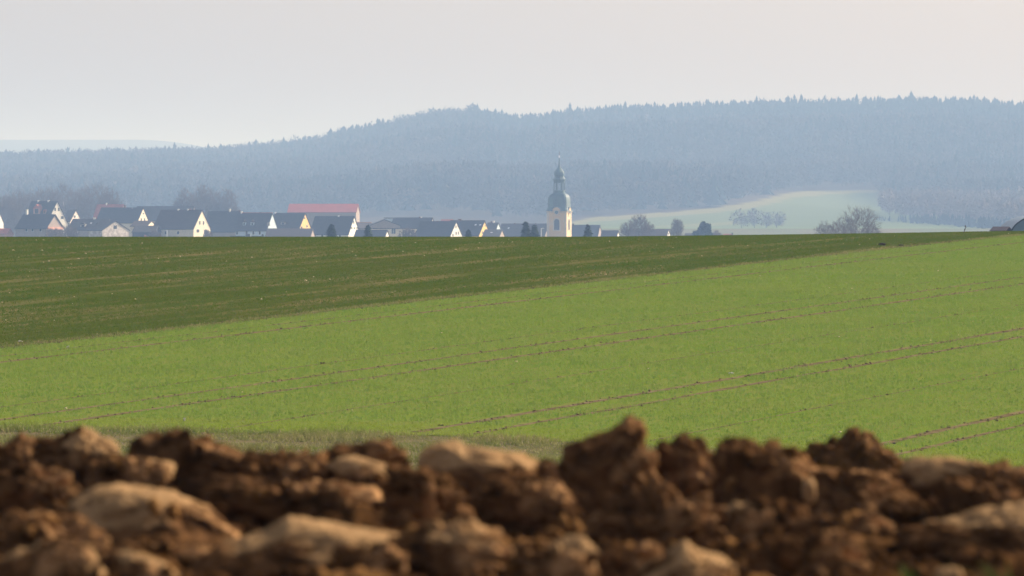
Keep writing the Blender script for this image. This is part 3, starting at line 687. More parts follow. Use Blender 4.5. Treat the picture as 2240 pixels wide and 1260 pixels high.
house('low red and white shed roof at the far left', -6, 22, 501, 512, 10, 1400, M_pink, M_rtile, name='shed', cat='shed', W=5)

def fence(label, pts, D, post_every, m, name='fence'):
    D = D * K; s = D / F; x0, x1 = pts[0][0], pts[-1][0]; xc = ((x0 + x1) / 2 - 1120) * s; g = float(zt(xc, D)) - .1
    t = thing(name, label, 'fence', (xc, D, g)); mb = MB()
    for (a, ya), (b, yb) in zip(pts[:-1], pts[1:]):
        mb.box((a - 1120) * s - xc + .02, (b - 1120) * s - xc - .02, -.05, .05, 0, (HY - ya) * s - g)
    mb.build('board_panel', m, t)
    n = int((x1 - x0) / post_every)
    for i in range(n + 1):
        x = ((x0 + (x1 - x0) * i / max(n, 1)) - 1120) * s - xc
        p = MB(); p.box(x - .06, x + .06, -.19, -.06, 0, (HY - pts[0][1]) * s - g + .1); p.build('post', m, t)
fence('dark board fence with two taller sections below the pale blue house', [(504, 516), (537, 511.5), (547, 516), (572, 512.5), (577, 517.5), (613, 518)], 1370, 12, M_darkwood)
fence('dark red low fence in front of the cream gabled house', [(316, 514), (320, 516), (352, 518)], 1360, 12, M_rtile)
def pole(label, px, yt, D, r_, m, name='pole', head=True):
    D = D * K; r_ = r_ * K; s = D / F; x = (px - 1120) * s; g = float(zt(x, D)); h = (HY - yt) * s - g
    t = thing(name, label, 'pole', (x, D, g)); mb = MB(); mb.tube((0, 0, -.1), (0, 0, h), r_, r_ * .7, 8); mb.build('shaft', m, t)
    if head: mb = MB(); mb.tube((-.1, 0, h), (.9, -.2, h + .12), .06, .1, 6); mb.build('lamp_head', m, t)
pole('pale thin pole between the two firs and the church tower', 1184, 500, 1400, .14, M_frame)
pole('white post in front of the wide brown roofed house', 365, 503, 1380, .16, M_metal, head=False)
pole('white post standing right of the dark board fence', 548.5, 510, 1365, .1, M_frame, head=False)

# ------------------------------------------------------------------ church tower
def church():
    D = 1600.0 * K; s = D / F; x = (1223.3 - 1120) * s; g = float(zt(x, D)) - .25; phi = R(14.7)
    t = thing('church_tower', 'yellow plastered church tower with green copper dome, open lantern and spire', 'church tower', (x, D, g), -phi)
    Z = lambda y: (HY - y) * s - g
    hw = 43.4 * s / 2
    M_tow = mat('ochre_plaster', (0.72, 0.52, 0.28), (0.66, 0.46, 0.24), scale=0.4, lo=0.3, hi=0.7, c=(0.70, 0.57, 0.40), cscale=0.25)
    M_trim = mat('pale_plaster', (0.72, 0.62, 0.46), (0.62, 0.52, 0.38), scale=0.8)
    M_cu = mat('copper_patina', (0.045, 0.10, 0.105), (0.03, 0.07, 0.08), scale=0.8, rough=0.42, spec=0.5, stretch=(1, 1, .35), c=(0.06, 0.14, 0.135), cscale=0.5)
    def ring(h, z, c=0.12):
        k = h * (1 - c); return [(-k, -h, z), (k, -h, z), (h, -k, z), (h, k, z), (k, h, z), (-k, h, z), (-h, k, z), (-h, -k, z)]
    m = MB(); m.loft([ring(hw, 0, .05), ring(hw, Z(462), .05)]); tw = m.build('tower_wall', M_tow, t)
    # corner pilasters
    m = MB()
    for sx in (-1, 1):
        for sy in (-1, 1):
            w = .62; cx_, cy_ = sx * (hw - .28), sy * (hw - .28)
            m.box(cx_ - .38, cx_ + .38, cy_ - .38, cy_ + .38, 0, Z(465.5))
    m.build('pilaster', M_trim, tw)
    m = MB(); m.loft([ring(hw + .14, Z(465.4), .05), ring(hw + .22, Z(464.4), .05), ring(hw + .42, Z(463), .05), ring(hw + .42, Z(462.2), .05)]); m.build('cornice', M_trim, t)
    # bell shaped dome, square with canted corners
    prof = [(27.6, 462), (27, 461), (25.3, 458), (24.0, 455), (23.3, 451), (23.1, 446), (23.0, 441), (22.8, 436), (21.9, 431), (19.8, 427), (16.4, 424.2), (12.2, 422.4)]
    m = MB(); m.loft([ring(h * s * .905, Z(y), .16) for h, y in prof]); dome = m.build('dome', M_cu, t)
    m = MB(); m.loft([ring(h * s, Z(y), .3) for h, y in ((12.2, 422.3), (12.2, 420.8), (11.2, 420.6), (11.2, 417.6), (12.4, 417.2), (12.4, 416.2), (10.5, 415.9))]); m.build('lantern_base', M_cu, t)
    for i in range(6):
        a = 0.35 + i * math.pi / 3; rr_ = 11.0 * s
        m = MB(); cx_, cy_ = math.cos(a) * rr_, math.sin(a) * rr_
        m.loft([[(cx_ + q[0] * .2, cy_ + q[1] * .2, z) for q in ((-1, -1), (1, -1), (1, 1), (-1, 1))] for z in (Z(416), Z(399.5))]); m.build('lantern_column', M_cu, t)
    def oct_(h, z): return [(h * math.cos(math.pi / 8 + i * math.pi / 4) * 1.05, h * math.sin(math.pi / 8 + i * math.pi / 4) * 1.05, z) for i in range(8)]
    m = MB(); m.loft([oct_(h * s * 1.06, Z(y)) for h, y in ((10.8, 400.5), (11.2, 396.5), (11.3, 395), (13.2, 393.8), (13.4, 392.4), (11.8, 391.2), (9.8, 388), (9.4, 385.4))]); m.build('lantern_roof', M_cu, t)
    m = MB(); m.loft([oct_(h * s * 1.06, Z(y)) for h, y in ((9.0, 385.3), (9.9, 383), (10.2, 379.5), (9.4, 376), (7.2, 372.6), (4.8, 369.4), (2.9, 366), (1.7, 361), (1.2, 355), (0.9, 346))]); sp = m.build('onion_spire', M_cu, t)
    m = MB(); m.loft([[(.01 + h * s * math.cos(i * .628), h * s * math.sin(i * .628), Z(y)) for i in range(10)] for h, y in ((.5, 346), (1.6, 344.6), (2.0, 343), (1.6, 341.4), (.5, 340))]); m.build('finial_ball', M_metal, sp)
    m = MB(); m.tube((0, 0, Z(341)), (0, 0, Z(329.5)), .09, .06); m.tube((-.55, 0, Z(335)), (.55, 0, Z(335)), .06, .06, 4); m.build('weather_vane', M_brick, sp)
    # eyebrow pediments with clock faces, arched belfry windows on the two visible sides
    def side(rot, nm):
        mt = Matrix.Rotation(rot, 4, 'Z')
        def put(mb, name, m_, par):
            mb.v = [tuple(mt @ Vector(v)) for v in mb.v]; return mb.build(name, m_, par)
        def arch(w, z0, z1, n=14):     # outline of a round headed opening
            zc = z1 - w; return [(-w, z0), (w, z0)] + [(w * math.cos(a), zc + w * math.sin(a)) for a in np.linspace(0, math.pi, n)]
        def slab(o, y0, y1):
            mb = MB(); mb.loft([[(a, y0, z) for a, z in o], [(a, y1, z) for a, z in o]]); return mb
        y = -hw; r0 = 9.6 * s
        ped = put(slab([(r0 * math.cos(a), Z(463) + r0 * math.sin(a)) for a in np.linspace(0, math.pi, 18)], y - .46, y + 2.2), 'pediment', M_tow, t)
        mb = MB(); ring_ = []
        for a in np.linspace(0, math.pi, 18):
            c_, s_ = math.cos(a), math.sin(a); ring_.append([(q * c_, yy, Z(463) + q * s_) for q, yy in ((r0 + .003, y - .6), (r0 + .22, y - .6), (r0 + .22, y + 2.4), (r0 + .003, y + 2.4))])
        mb.loft(ring_); put(mb, 'pediment_roof', M_cu, ped)
        c0 = 5.0 * s; zc = Z(464.5)
        disc = lambda q, ya, yb: slab([(q * math.cos(a), zc + q * math.sin(a)) for a in np.linspace(0, 2 * math.pi, 20, endpoint=False)], ya, yb)
        ck = put(disc(c0, y - .56, y - .463), 'clock', M_trim, t); put(disc(c0 * .8, y - .59, y - .563), 'clock_face', M_cu, ck)
        put(slab(arch(8.6 * s, Z(505), Z(476.5)), y - .09, y + .05), 'window_surround', M_trim, t)
        wn = put(slab(arch(6.0 * s, Z(503), Z(479)), y - .12, y - .093), 'belfry_window', M_darkwood, t)
        mb = MB()
        for k in range(7): zz = Z(502 - k * 2.7); mb.box(-5.0 * s, 5.0 * s, y - .17, y - .125, zz, zz + .14)
        put(mb, 'louvre', M_slate, wn)
        mb = MB(); mb.box(-8.5 * s, 8.5 * s, y - .3, y + .05, Z(472.5), Z(471.4)); put(mb, 'string_course', M_trim, t)
    side(0, 'front'); side(math.pi / 2, 'right')
church()

# ------------------------------------------------------------------ village trees
bare_tree('bare_tree', 'tall hazy bare tree left of the steep white gabled house', 40, 417, 1750, 90, 101, group='hazy bare trees behind the left houses', twig=.07, n=800, low=.1)
bare_tree('bare_tree', 'hazy bare tree rising behind the dormer of the steep white gabled house', 95, 411, 1780, 95, 102, group='hazy bare trees behind the left houses', twig=.07, n=800, low=.1)
bare_tree('bare_tree', 'broad hazy bare tree just right of the tall white gable', 145, 407, 1800, 95, 103, group='hazy bare trees behind the left houses', twig=.07, n=800, low=.1)
bare_tree('bare_tree', 'wide pale brown bare tree left of the red ridge', 205, 404, 1760, 110, 104, group='hazy bare trees behind the left houses', twig=.07, n=800, low=.1)
bare_tree('bare_tree', 'short bare tree above the long low dark house', 240, 418, 1700, 60, 105, group='hazy bare trees behind the left houses', twig=.07, n=800, low=.1)
bare_tree('bare_tree', 'bare tree at the left frame edge between white gable and low dark house', 12, 428, 1700, 80, 106, group='hazy bare trees behind the left houses', twig=.07, n=800, low=.1)
bare_tree('bare_tree', 'leftmost hazy bare tree of the rounded clump above the cream gable', 405, 414, 1780, 58, 107, group='rounded clump of hazy bare trees', twig=.085, n=900, low=.1)
bare_tree('bare_tree', 'tallest hazy bare tree in the middle of the rounded clump', 447, 407, 1800, 75, 108, group='rounded clump of hazy bare trees', twig=.085, n=900, low=.1)
bare_tree('bare_tree', 'rightmost hazy bare tree of the rounded clump near the white chimney post', 492, 416, 1780, 66, 109, group='rounded clump of hazy bare trees', twig=.085, n=900, low=.1)
bare_tree('bare_tree', 'ragged bare tree with dark tip left of the brown roof', 1372, 484, 1350, 34, 110, twig=.035)
bare_tree('bare_tree', 'tall bare tree with a dark nest in front of the brown roof', 1399, 468, 1360, 44, 111, twig=.04)
bare_tree('bare_tree', 'thin bare shrub tree at the right of the nest tree', 1418, 486, 1365, 30, 112, twig=.03)
bare_tree('bare_tree', 'small round bare tree beside the white gable right of the tower', 1481, 479, 1340, 32, 113, twig=.045)
bare_tree('bare_tree', 'bare bush before the rightmost village roofs', 1567, 505, 1340, 26, 114, twig=.03, stems=3)
bm_ = MB(); bm_.loft([[(math.cos(a) * q, math.sin(a) * q, z) for a in np.linspace(0, 6.28, 9)[:-1]] for q, z in ((.1, -.3), (.38, -.1), (.42, .15), (.2, .35))])
o = bm_.build('bird_nest', M_bark); o.location = ipx(1399.5, 478, 1360 * K); o.scale = (K, K, K); tag(o, 'dark round nest high in the tall bare tree', 'nest')
bare_tree('bare_tree', 'large round bare tree standing alone on the right crest', 1880, 455, 960, 92, 121, twig=.022, n=700, low=.15)
bare_tree('bare_shrub', 'dense bare bush just left of the large round tree', 1838, 478, 950, 60, 122, twig=.02, stems=3, cat='shrub')
bare_tree('bare_shrub', 'lowest bare bush at the left end of the right hedge', 1804, 484, 955, 50, 123, twig=.02, stems=3, cat='shrub')
bare_tree('bare_shrub', 'low bare bush under the right side of the large round tree', 1908, 492, 955, 36, 124, twig=.02, stems=3, cat='shrub')
bare_tree('bare_shrub', 'bluish bare garden bush under the salmon balcony band', 118, 499, 1340, 40, 161, twig=.06, stems=4, cat='shrub', low=0)
bare_tree('bare_shrub', 'bare garden bush right of the salmon balcony house', 150, 494, 1345, 44, 162, twig=.06, stems=4, cat='shrub', low=0)
bare_tree('bare_shrub', 'bare garden bush left of the tall cream gabled house windows', 338, 503, 1340, 30, 163, twig=.05, stems=3, cat='shrub', low=0)
bare_tree('bare_shrub', 'bare bush in front of the cream gable foot', 455, 502, 1340, 24, 164, twig=.05, stems=3, cat='shrub', low=0)
bare_tree('bare_shrub', 'bare bush in front of the pale blue flat roofed house', 893, 497, 1345, 40, 165, twig=.06, stems=4, cat='shrub', low=0)
fir_tree('wide dark fir before the white gabled house with three low windows', 725, 492, 880, 44, 131)
fir_tree('slim dark fir in front of the low dark roofs left of the cream block', 805, 494, 885, 35, 132)
fir_tree('small bushy fir between the white gable and the yellow gable', 1025, 504, 880, 32, 133, ragged=.4)
fir_tree('left one of the two large firs beside the church tower', 1150, 487, 880, 46, 134, ragged=.45)
fir_tree('right one of the two large firs beside the church tower', 1169, 494, 875, 44, 135, ragged=.45)
fir_tree('dark fir in front of the house right of the tower', 1286, 494, 880, 38, 136)
round_evergreen('dark rounded pine standing right of the village', 1541, 486, 1330, [(1538, 492, 5.5), (1548, 496, 6.5), (1535, 502, 8), (1546, 506, 9), (1530, 511, 8), (1549, 513, 8), (1520, 511, 4)], 141)
M_fart = mat('far_twigs', (.15, .125, .105), (.12, .10, .085), scale=.1)
for i, (px, yt, w, lb) in enumerate(((1622, 452, 34, 'far hazy tree at the left of the meadow clump'), (1650, 446, 40, 'tallest far hazy tree of the meadow clump'), (1676, 450, 36, 'far hazy tree right of the tallest in the meadow clump'), (1699, 455, 30, 'far hazy tree at the right end of the meadow clump'))):
    dd = 2420.0 * K; xx_ = (px - 1120) / F * dd
    g_ = float(zt(xx_, dd)); H_ = (HY - yt) * dd / F - g_
    t = thing('far_tree', lb, 'tree', (xx_, dd, g_), 0, 'far hazy trees on the pale meadow')
    mb = MB(); mb.tube((0, 0, -.2), (0, 0, H_ * .7), .25, .1, 6); mb.build('trunk', M_bark, t)
    r = np.random.default_rng(150 + i); V_ = []
    for k_ in range(9): V_.append(tri_cloud(np.array([(r.normal(0, w * .22 * dd / F), r.normal(0, 1.5), -.5)]), np.array([H_ * r.uniform(.55, 1.0)]), 'broad', r))
    V_ = np.concatenate(V_); link('crown', np_mesh('crown', V_, np.arange(len(V_)).reshape(-1, 3)), M_fart, t)

# objects just behind the crest on the right
def crest_things():
    D = 600.0; s = D / F
    x = (2190 - 1120) * s; g = float(zt(x, D)) - .1
    t = thing('hut', 'small dark hut with a pinkish tilted roof on the right crest', 'hut', (x, D, g), R(-28))
    h0 = (HY - 503.5) * s - g; h1 = (HY - 497) * s - g; M_h = mat('plum_boards', (0.07, 0.045, 0.06), (0.05, 0.035, 0.05), scale=3)
    m = MB(); m.prism([(-.75, 0), (.75, 0), (.75, h0), (0, h1 - .05), (-.75, h0)], -.75, .75); m.build('wall', M_h, t)
    m = MB(); m.prism([(-.95, h0 - .1), (0, h1), (.95, h0 - .1), (.95, h0 - .03), (0, h1 + .07), (-.95, h0 - .03)], -.9, .9); m.build('roof', mat('pinkish_roof', (.10, .08, .085), (.08, .062, .068), scale=2), t)
    m = MB(); m.box(-.3, .3, -.78, -.752, 0, h0 * .8); m.build('door', M_darkwood, t)
    x = (2290 - 1120) * s; g = float(zt(x, D)) - .1
    t = thing('polytunnel', 'blue grey arched polytunnel cut by the right picture edge', 'polytunnel', (x, D, g))
    rx, zc, rz = 78 * s, (HY - 516) * s - g, 46 * s
    arc = [(rx * math.cos(a), zc + rz * math.sin(a)) for a in np.linspace(math.pi, 0, 25)]
    o_ = [(-rx, 0)] + arc + [(rx, 0)]
    m = MB(); m.loft([[(a, y, z) for a, z in o_] for y in (0, 18)]); m.build('cover', mat('blue_foil', (.16, .24, .30), (.13, .20, .26), scale=.6, rough=.4), t)
    m = MB(); m.loft([[(a * k, y, z * k) for k, y in ((1.0, -.06), (1.035, -.06), (1.035, .1), (1.0, .1))] for a, z in o_], cap=True); m.build('end_hoop', mat('dark_steel', (.05, .07, .08)), t)
crest_things()
# withered stalk sticking up from the crest
d_ = 292.0; c_ = ipx(2108, 510, d_); c_[2] = float(zt(c_[0], d_))
mb = MB(); pts = [(-.02, 0, -.05), (0, 0, .06), (.03, 0, .16), (.07, 0, .27), (.085, 0, .36), (.08, 0, .45)]
for a, b in zip(pts[:-1], pts[1:]): mb.tube(a, b, .012, .010, 5)
for (a, b, r0) in (((.02, 0, .12), (.045, 0, .2), .026), ((.05, 0, .2), (.075, 0, .29), .034), ((.075, 0, .36), (.09, 0, .43), .03), ((.08, 0, .30), (.15, .02, .34), .012)): mb.tube(a, b, r0, r0 * .6, 6)
o = mb.build('withered_stalk', mat('dead_stalk', (.06, .05, .045), (.10, .07, .05), scale=20)); o.location = c_; tag(o, 'withered dark plant stalk standing alone on the right crest', 'dead plant')
M_dk = mat('dark_earth', (.045, .03, .02), (.07, .045, .03), scale=20); M_ps = mat('pale_stone', (.6, .56, .48), (.5, .46, .38), scale=10)
lump('earth_clod', 1930, 537, 14, 7, M_dk, 'dark earth lump on the upper right of the dark field', 'clod', 1)
lump('earth_clod', 1971, 538, 12, 5, M_dk, 'flat dark earth lump right of the other one on the dark field', 'clod', 2)
lump('field_stone', 148, 760, 6, 5, M_ps, 'small white stone just below the dark field edge on the left', 'stone', 3)
lump('field_stone', 403, 921, 5, 9, M_ps, 'upright white stone on the yellowish lower field edge at left', 'stone', 4)
lump('field_stone', 1600, 818, 12, 5, M_ps, 'pinkish pale stone on the wheel track in the right half', 'stone', 5)
lump('field_stone', 44, 748, 9, 5, M_ps, 'pale chip among dark crumbs at the far left field edge', 'stone', 6)
# ------------------------------------------------------------------ ploughed soil in front
def soil_mat(name, a, b, c, s=9.0):
    return mat(name, a, b, scale=s, detail=8, lo=0.38, hi=0.62, rough=1.0, spec=0.0, bump=1.0, bscale=70, bdist=0.012, c=c, cscale=s * 0.6, clo=0.53, chi=0.66)  # orange patches paint sunlit spots; moist dark tone kept deeper for shade
M_soil = soil_mat('moist_soil', (0.085, 0.040, 0.014), (0.020, 0.010, 0.005), (0.24, 0.12, 0.042))
M_clod = soil_mat('clod_soil', (0.150, 0.074, 0.030), (0.046, 0.022, 0.010), (0.38, 0.205, 0.090))
def dry_lit_skin(m, a, b):
    """blend a dry skin, with the sunlit tops painted pale, over the soil where the attribute says so"""
    n = m.node_tree.nodes; l = m.node_tree.links; p = n['Principled BSDF']; old = p.inputs['Base Color'].links[0].from_socket
    at = n.new('ShaderNodeAttribute'); at.attribute_name = 'dry'; tc = n.new('ShaderNodeTexCoord')
    t = n.new('ShaderNodeTexNoise'); t.inputs['Scale'].default_value = 13; t.inputs['Detail'].default_value = 7; l.new(tc.outputs['Object'], t.inputs['Vector'])
    c = n.new('ShaderNodeMix'); c.data_type = 'RGBA'; c.inputs[6].default_value = (*a, 1); c.inputs[7].default_value = (*b, 1); l.new(t.outputs['Fac'], c.inputs[0])
    ad = n.new('ShaderNodeMath'); ad.operation = 'ADD'; l.new(at.outputs['Fac'], ad.inputs[0]); l.new(t.outputs['Fac'], ad.inputs[1])
    mr = n.new('ShaderNodeMapRange'); mr.inputs['From Min'].default_value = .72; mr.inputs['From Max'].default_value = 1.25; l.new(ad.outputs[0], mr.inputs['Value'])
    x = n.new('ShaderNodeMix'); x.data_type = 'RGBA'; l.new(mr.outputs['Result'], x.inputs[0]); l.new(old, x.inputs[6]); l.new(c.outputs[2], x.inputs[7]); l.new(x.outputs[2], p.inputs['Base Color'])
dry_lit_skin(M_clod, (0.44, 0.275, 0.132), (0.20, 0.110, 0.048))

gx = np.linspace(-2.6, 2.6, 420); gy = np.concatenate([np.linspace(8, 13, 60), np.linspace(13.03, 21.0, 420)])
X, Y = np.meshgrid(gx, gy); P = np.stack([X.ravel(), Y.ravel(), X.ravel() * 0], 1)
h = 0.07 * fbm(P * np.array([2.2, 3.0, 1]), 4, 41) + 0.045 * np.sin(P[:, 1] * 2 * math.pi / 0.62 + 1.3 * vnoise(P * 0.9, 44))
f1, f2 = worley(P * 9.0, 45); h += 0.05 * (0.6 - f1); f1, f2 = worley(P * 24.0, 46); h += 0.02 * (0.6 - f1); h += 0.012 * fbm(P * 40, 2, 47)
Z = -0.95 + h
Z = np.where(P[:, 1] > 20.2, Z - (P[:, 1] - 20.2) * 0.3, Z)
o = link('ploughed_field', np_mesh('ploughed_field', np.stack([P[:, 0], P[:, 1], Z], 1), grid_faces(*X.shape), True), M_soil)
tag(o, kind='structure')

bm0 = bmesh.new(); bmesh.ops.create_icosphere(bm0, subdivisions=6, radius=1.0)
ICO_V = np.array([v.co[:] for v in bm0.verts]); ICO_F = np.array([[v.index for v in f.verts] for f in bm0.faces]); bm0.free()
def radial(poly, n=360):
    """outline (px, py) -> centre and distance to the outline in n directions"""
    P = np.array(poly, float); P[:, 1] *= -1
    Q = np.roll(P, -1, 0); A = (P[:, 0] * Q[:, 1] - Q[:, 0] * P[:, 1]); c = ((P + Q) * A[:, None]).sum(0) / (3 * A.sum())
    th = np.arange(n) * 2 * math.pi / n; D = np.stack([np.cos(th), np.sin(th)], 1); out = np.full(n, 1.0)
    for p, q in zip(P, Q):
        e = q - p; w = p - c
        den = D[:, 0] * e[1] - D[:, 1] * e[0]
        with np.errstate(all='ignore'):
            tt = (w[0] * e[1] - w[1] * e[0]) / den; uu = (w[0] * D[:, 1] - w[1] * D[:, 0]) / den
        ok = (tt > 0) & (uu >= -1e-6) & (uu <= 1 + 1e-6) & np.isfinite(tt); out = np.where(ok, np.maximum(out, tt), out)
    k = np.array([.25, .5, .25]); out = np.convolve(np.concatenate([out[-1:], out, out[:1]]), k, 'valid')
    return np.array([c[0], -c[1]]), out
CLODS = []
def clod(label, d, poly, rough=1.0, lean=0.3, thick=0.5, lit_crust=None, seed=0, flat=0.5):
    """one lump of ploughed earth: outline, depth, rough broken faces; crust = (nx, ny, nz, offset, warp) plane that keeps the dry skin and its painted sunlit rim"""
    s = d / F; c, rad = radial(poly)
    V = ICO_V; q = np.sqrt(V[:, 0] ** 2 + V[:, 2] ** 2); th = np.arctan2(V[:, 2], V[:, 0])
    rr = np.interp(np.mod(th, 2 * np.pi), np.arange(361) * 2 * np.pi / 360, np.append(rad, rad[0])) * s
    qq = q ** flat
    wid = (max(p[0] for p in poly) - min(p[0] for p in poly)) * s; hei = (max(p[1] for p in poly) - min(p[1] for p in poly)) * s
    dep = thick * min(max(wid, hei * 0.8), 2.2 * hei + 0.05)
    ox, oz = rr * qq * np.cos(th), rr * qq * np.sin(th)
    oy = np.sign(V[:, 1]) * np.abs(V[:, 1]) ** 0.62 * dep + lean * (oz)
    P = np.stack([ox, oy, oz], 1); off = seed * 7.31
    Nn = P / (np.linalg.norm(P, axis=1, keepdims=True) + 1e-9)
    Q = P + off
    wv = np.stack([vnoise(Q * 9, seed + 1), vnoise(Q * 9, seed + 2), vnoise(Q * 9, seed + 3)], 1)
    big = 0.030 * fbm(Q * 6.5, 3, seed + 4)
    f1, f2 = worley((Q + wv * 0.03) * 11.0, seed + 5); crumb = 0.046 * (0.45 - f1) - 0.020 * np.clip(1 - (f2 - f1) / 0.16, 0, 1)
    f1b, f2b = worley((Q + wv * 0.015) * 27.0, seed + 8); crumb2 = 0.018 * (0.45 - f1b) - 0.012 * np.clip(1 - (f2b - f1b) / 0.2, 0, 1)
    fine = 0.008 * fbm(Q * 60, 2, seed + 11)
    dry = np.zeros(len(P)); lum = np.zeros(len(P), bool); k = np.full(len(P), rough)
    if lit_crust is not None:
        nx, ny, nz, of, wp = lit_crust
        u = P / np.array([wid / 2, max(dep, .01), hei / 2])
        val = u[:, 0] * nx + u[:, 1] * ny + u[:, 2] * nz + wp * fbm(Q * np.array([5.0, 7.0, 13.0]), 4, seed + 13)
        dry = np.clip((val - of + .18) / 0.5, 0, 1); m = np.clip((val - of) / 0.3, 0, 1); k = np.maximum(rough, .35) * (1 - 0.6 * m); lum = m > 0.5  # dry skin confined to the top, so the sunlit rim is painted in
    # broken, flat faces: cut the lump by random planes
    rg = np.random.default_rng(seed * 13 + 5)
    for _ in range(11):
        nv = rg.normal(0, 1, 3); nv[1] *= .8; nv /= np.linalg.norm(nv); dt = P @ nv; lim = dt.max() * (rg.uniform(.78, .95) if lit_crust is not None else rg.uniform(.78, .96))
        P = P - np.clip(dt - lim, 0, None)[:, None] * nv * 0.88
    P = P + Nn * ((0.45 + 0.65 * k) * big + k * (crumb + crumb2 + fine))[:, None]
    me = np_mesh('soil_clod', P, ICO_F, True)
    # keep the measured outline
    hx1, hx0, hz1 = (max(p[0] for p in poly) - c[0]) * s, (c[0] - min(p[0] for p in poly)) * s, (c[1] - min(p[1] for p in poly)) * s
    P[:, 0] *= np.where(P[:, 0] > 0, hx1 / P[:, 0].max(), hx0 / -P[:, 0].min()); P[:, 2] *= np.where(P[:, 2] > 0, hz1 / P[:, 2].max(), 1.0)
    CLODS.append((P + np.array(((c[0] - 1120) * s, d, (HY - c[1]) * s)), Nn, lum))
    at = me.attributes.new('dry', 'FLOAT', 'POINT'); at.data.foreach_set('value', dry.astype(np.float32))
    o = link('soil_clod', me, M_clod, loc=((c[0] - 1120) * s, d, (HY - c[1]) * s))
    return tag(o, label, 'soil clod', 'big clods of the ploughed soil')
UPC = (0.25, -0.25, 1.0)
# back row, along the skyline of the soil
clod('low dark clod at the far left end of the soil skyline', 19.6, [(-80, 975), (-30, 962), (40, 962), (92, 970), (130, 985), (140, 1060), (90, 1110), (-80, 1120)], lean=-0.28, seed=1)
clod('clod with a bright cream slab sloping down to the right, upper left', 19.3, [(50, 1000), (100, 968), (148, 950), (178, 936), (205, 942), (240, 962), (284, 986), (255, 1000), (235, 1040), (150, 1070), (60, 1070)], lit_crust=(0.5, 0.25, 0.9, 0.42, 0.55), lean=0.3, seed=2)
clod('big dark rounded clod with unlit flat top, left of the picture centre line', 19.0, [(272, 985), (300, 955), (332, 945), (400, 947), (460, 955), (502, 972), (535, 1000), (560, 1045), (520, 1085), (400, 1080), (300, 1030)], rough=.8, lean=-0.28, seed=3)
clod('crumbly brown clod sloping right from the big dark rounded one', 18.6, [(505, 1000), (560, 994), (640, 1004), (702, 998), (730, 1020), (760, 1080), (700, 1130), (560, 1140), (470, 1110), (460, 1040)], rough=1.25, lean=-0.28, seed=4)
clod('small broken clod on the skyline behind the cream tablet slab', 19.9, [(678, 1000), (715, 990), (775, 980), (850, 976), (885, 986), (912, 1002), (900, 1030), (760, 1040), (690, 1025)], rough=1.1, seed=5)
clod('cream tablet shaped slab with rounded right end', 18.3, [(705, 1018), (735, 1004), (780, 1003), (838, 1016), (853, 1031), (842, 1056), (815, 1066), (770, 1060), (725, 1040)], rough=.35, lean=0.54, lit_crust=(0.1, 0.1, 0.6, -0.1, 0.5), seed=6)
clod('broad smooth cream clod on the skyline at the picture centre', 18.8, [(905, 1010), (925, 985), (965, 974), (1000, 974), (1025, 985), (1080, 988), (1140, 996), (1175, 1012), (1160, 1045), (1100, 1075), (1000, 1085), (930, 1065)], rough=.55, lean=0.6, lit_crust=(0.1, 0.1, 0.8, 0.08, 0.5), seed=7)
clod('low brown saddle between the cream centre clod and the tallest clod', 19.4, [(1130, 1010), (1180, 1012), (1215, 1022), (1260, 1020), (1280, 1080), (1200, 1130), (1110, 1110)], seed=8)
clod('tallest clod, dark block with an orange lit right edge', 18.2, [(1205, 1045), (1240, 1000), (1246, 978), (1285, 956), (1340, 944), (1378, 932), (1405, 928), (1420, 940), (1414, 968), (1442, 990), (1452, 1060), (1425, 1130), (1340, 1170), (1230, 1150)], rough=.7, lean=-0.28, seed=9, flat=.34)
clod('notched lit clod right behind the tallest one', 18.5, [(1420, 985), (1450, 974), (1482, 980), (1505, 968), (1525, 976), (1560, 1005), (1590, 1035), (1585, 1090), (1500, 1110), (1430, 1080)], rough=.85, seed=10)
clod('dark square shouldered clod right of the notched one', 18.1, [(1552, 1000), (1556, 972), (1575, 960), (1610, 966), (1650, 962), (1690, 966), (1728, 982), (1752, 1005), (1775, 1060), (1770, 1130), (1690, 1170), (1590, 1140), (1560, 1070)], rough=.7, lean=-0.28, seed=11, flat=.4)
clod('pointed crumbly clod with a straight lit right slope, farthest back', 23.0, [(1735, 1012), (1775, 985), (1790, 972), (1815, 972), (1848, 962), (1856, 942), (1872, 933), (1896, 945), (1938, 978), (1985, 1018), (1960, 1050), (1780, 1050)], rough=.9, lean=0.3, seed=12)
clod('long flat topped clod with a cream rim at the right edge', 19.0, [(1975, 1018), (2010, 1002), (2060, 998), (2120, 1006), (2190, 1016), (2250, 1030), (2330, 1040), (2330, 1110), (2180, 1130), (2050, 1110), (1990, 1065)], rough=.9, lean=0.36, lit_crust=(0, 0.1, 1, 0.42, 0.5), seed=13)
clod('crumbly lit clod below the pointed one', 18.0, [(1765, 1040), (1800, 1030), (1860, 1036), (1930, 1048), (1995, 1075), (2032, 1108), (2010, 1135), (1900, 1160), (1790, 1150), (1760, 1090)], rough=1.2, lean=0.36, seed=14)
clod('upright narrow cream flake standing on edge', 17.3, [(1757, 1045), (1772, 1036), (1785, 1050), (1784, 1090), (1778, 1120), (1762, 1118), (1754, 1080)], rough=.3, lean=0.1, lit_crust=(0, 0, 0, -0.5, 0.35), thick=.45, seed=15)
clod('long low brown bank closing the gaps behind the right hand clods', 19.7, [(1400, 1005), (1450, 984), (1520, 982), (1570, 990), (1640, 984), (1720, 992), (1770, 1022), (1830, 1026), (1900, 1028), (1980, 1028), (2050, 1024), (2060, 1100), (1740, 1115), (1400, 1110)], rough=.8, lean=.3, seed=41)
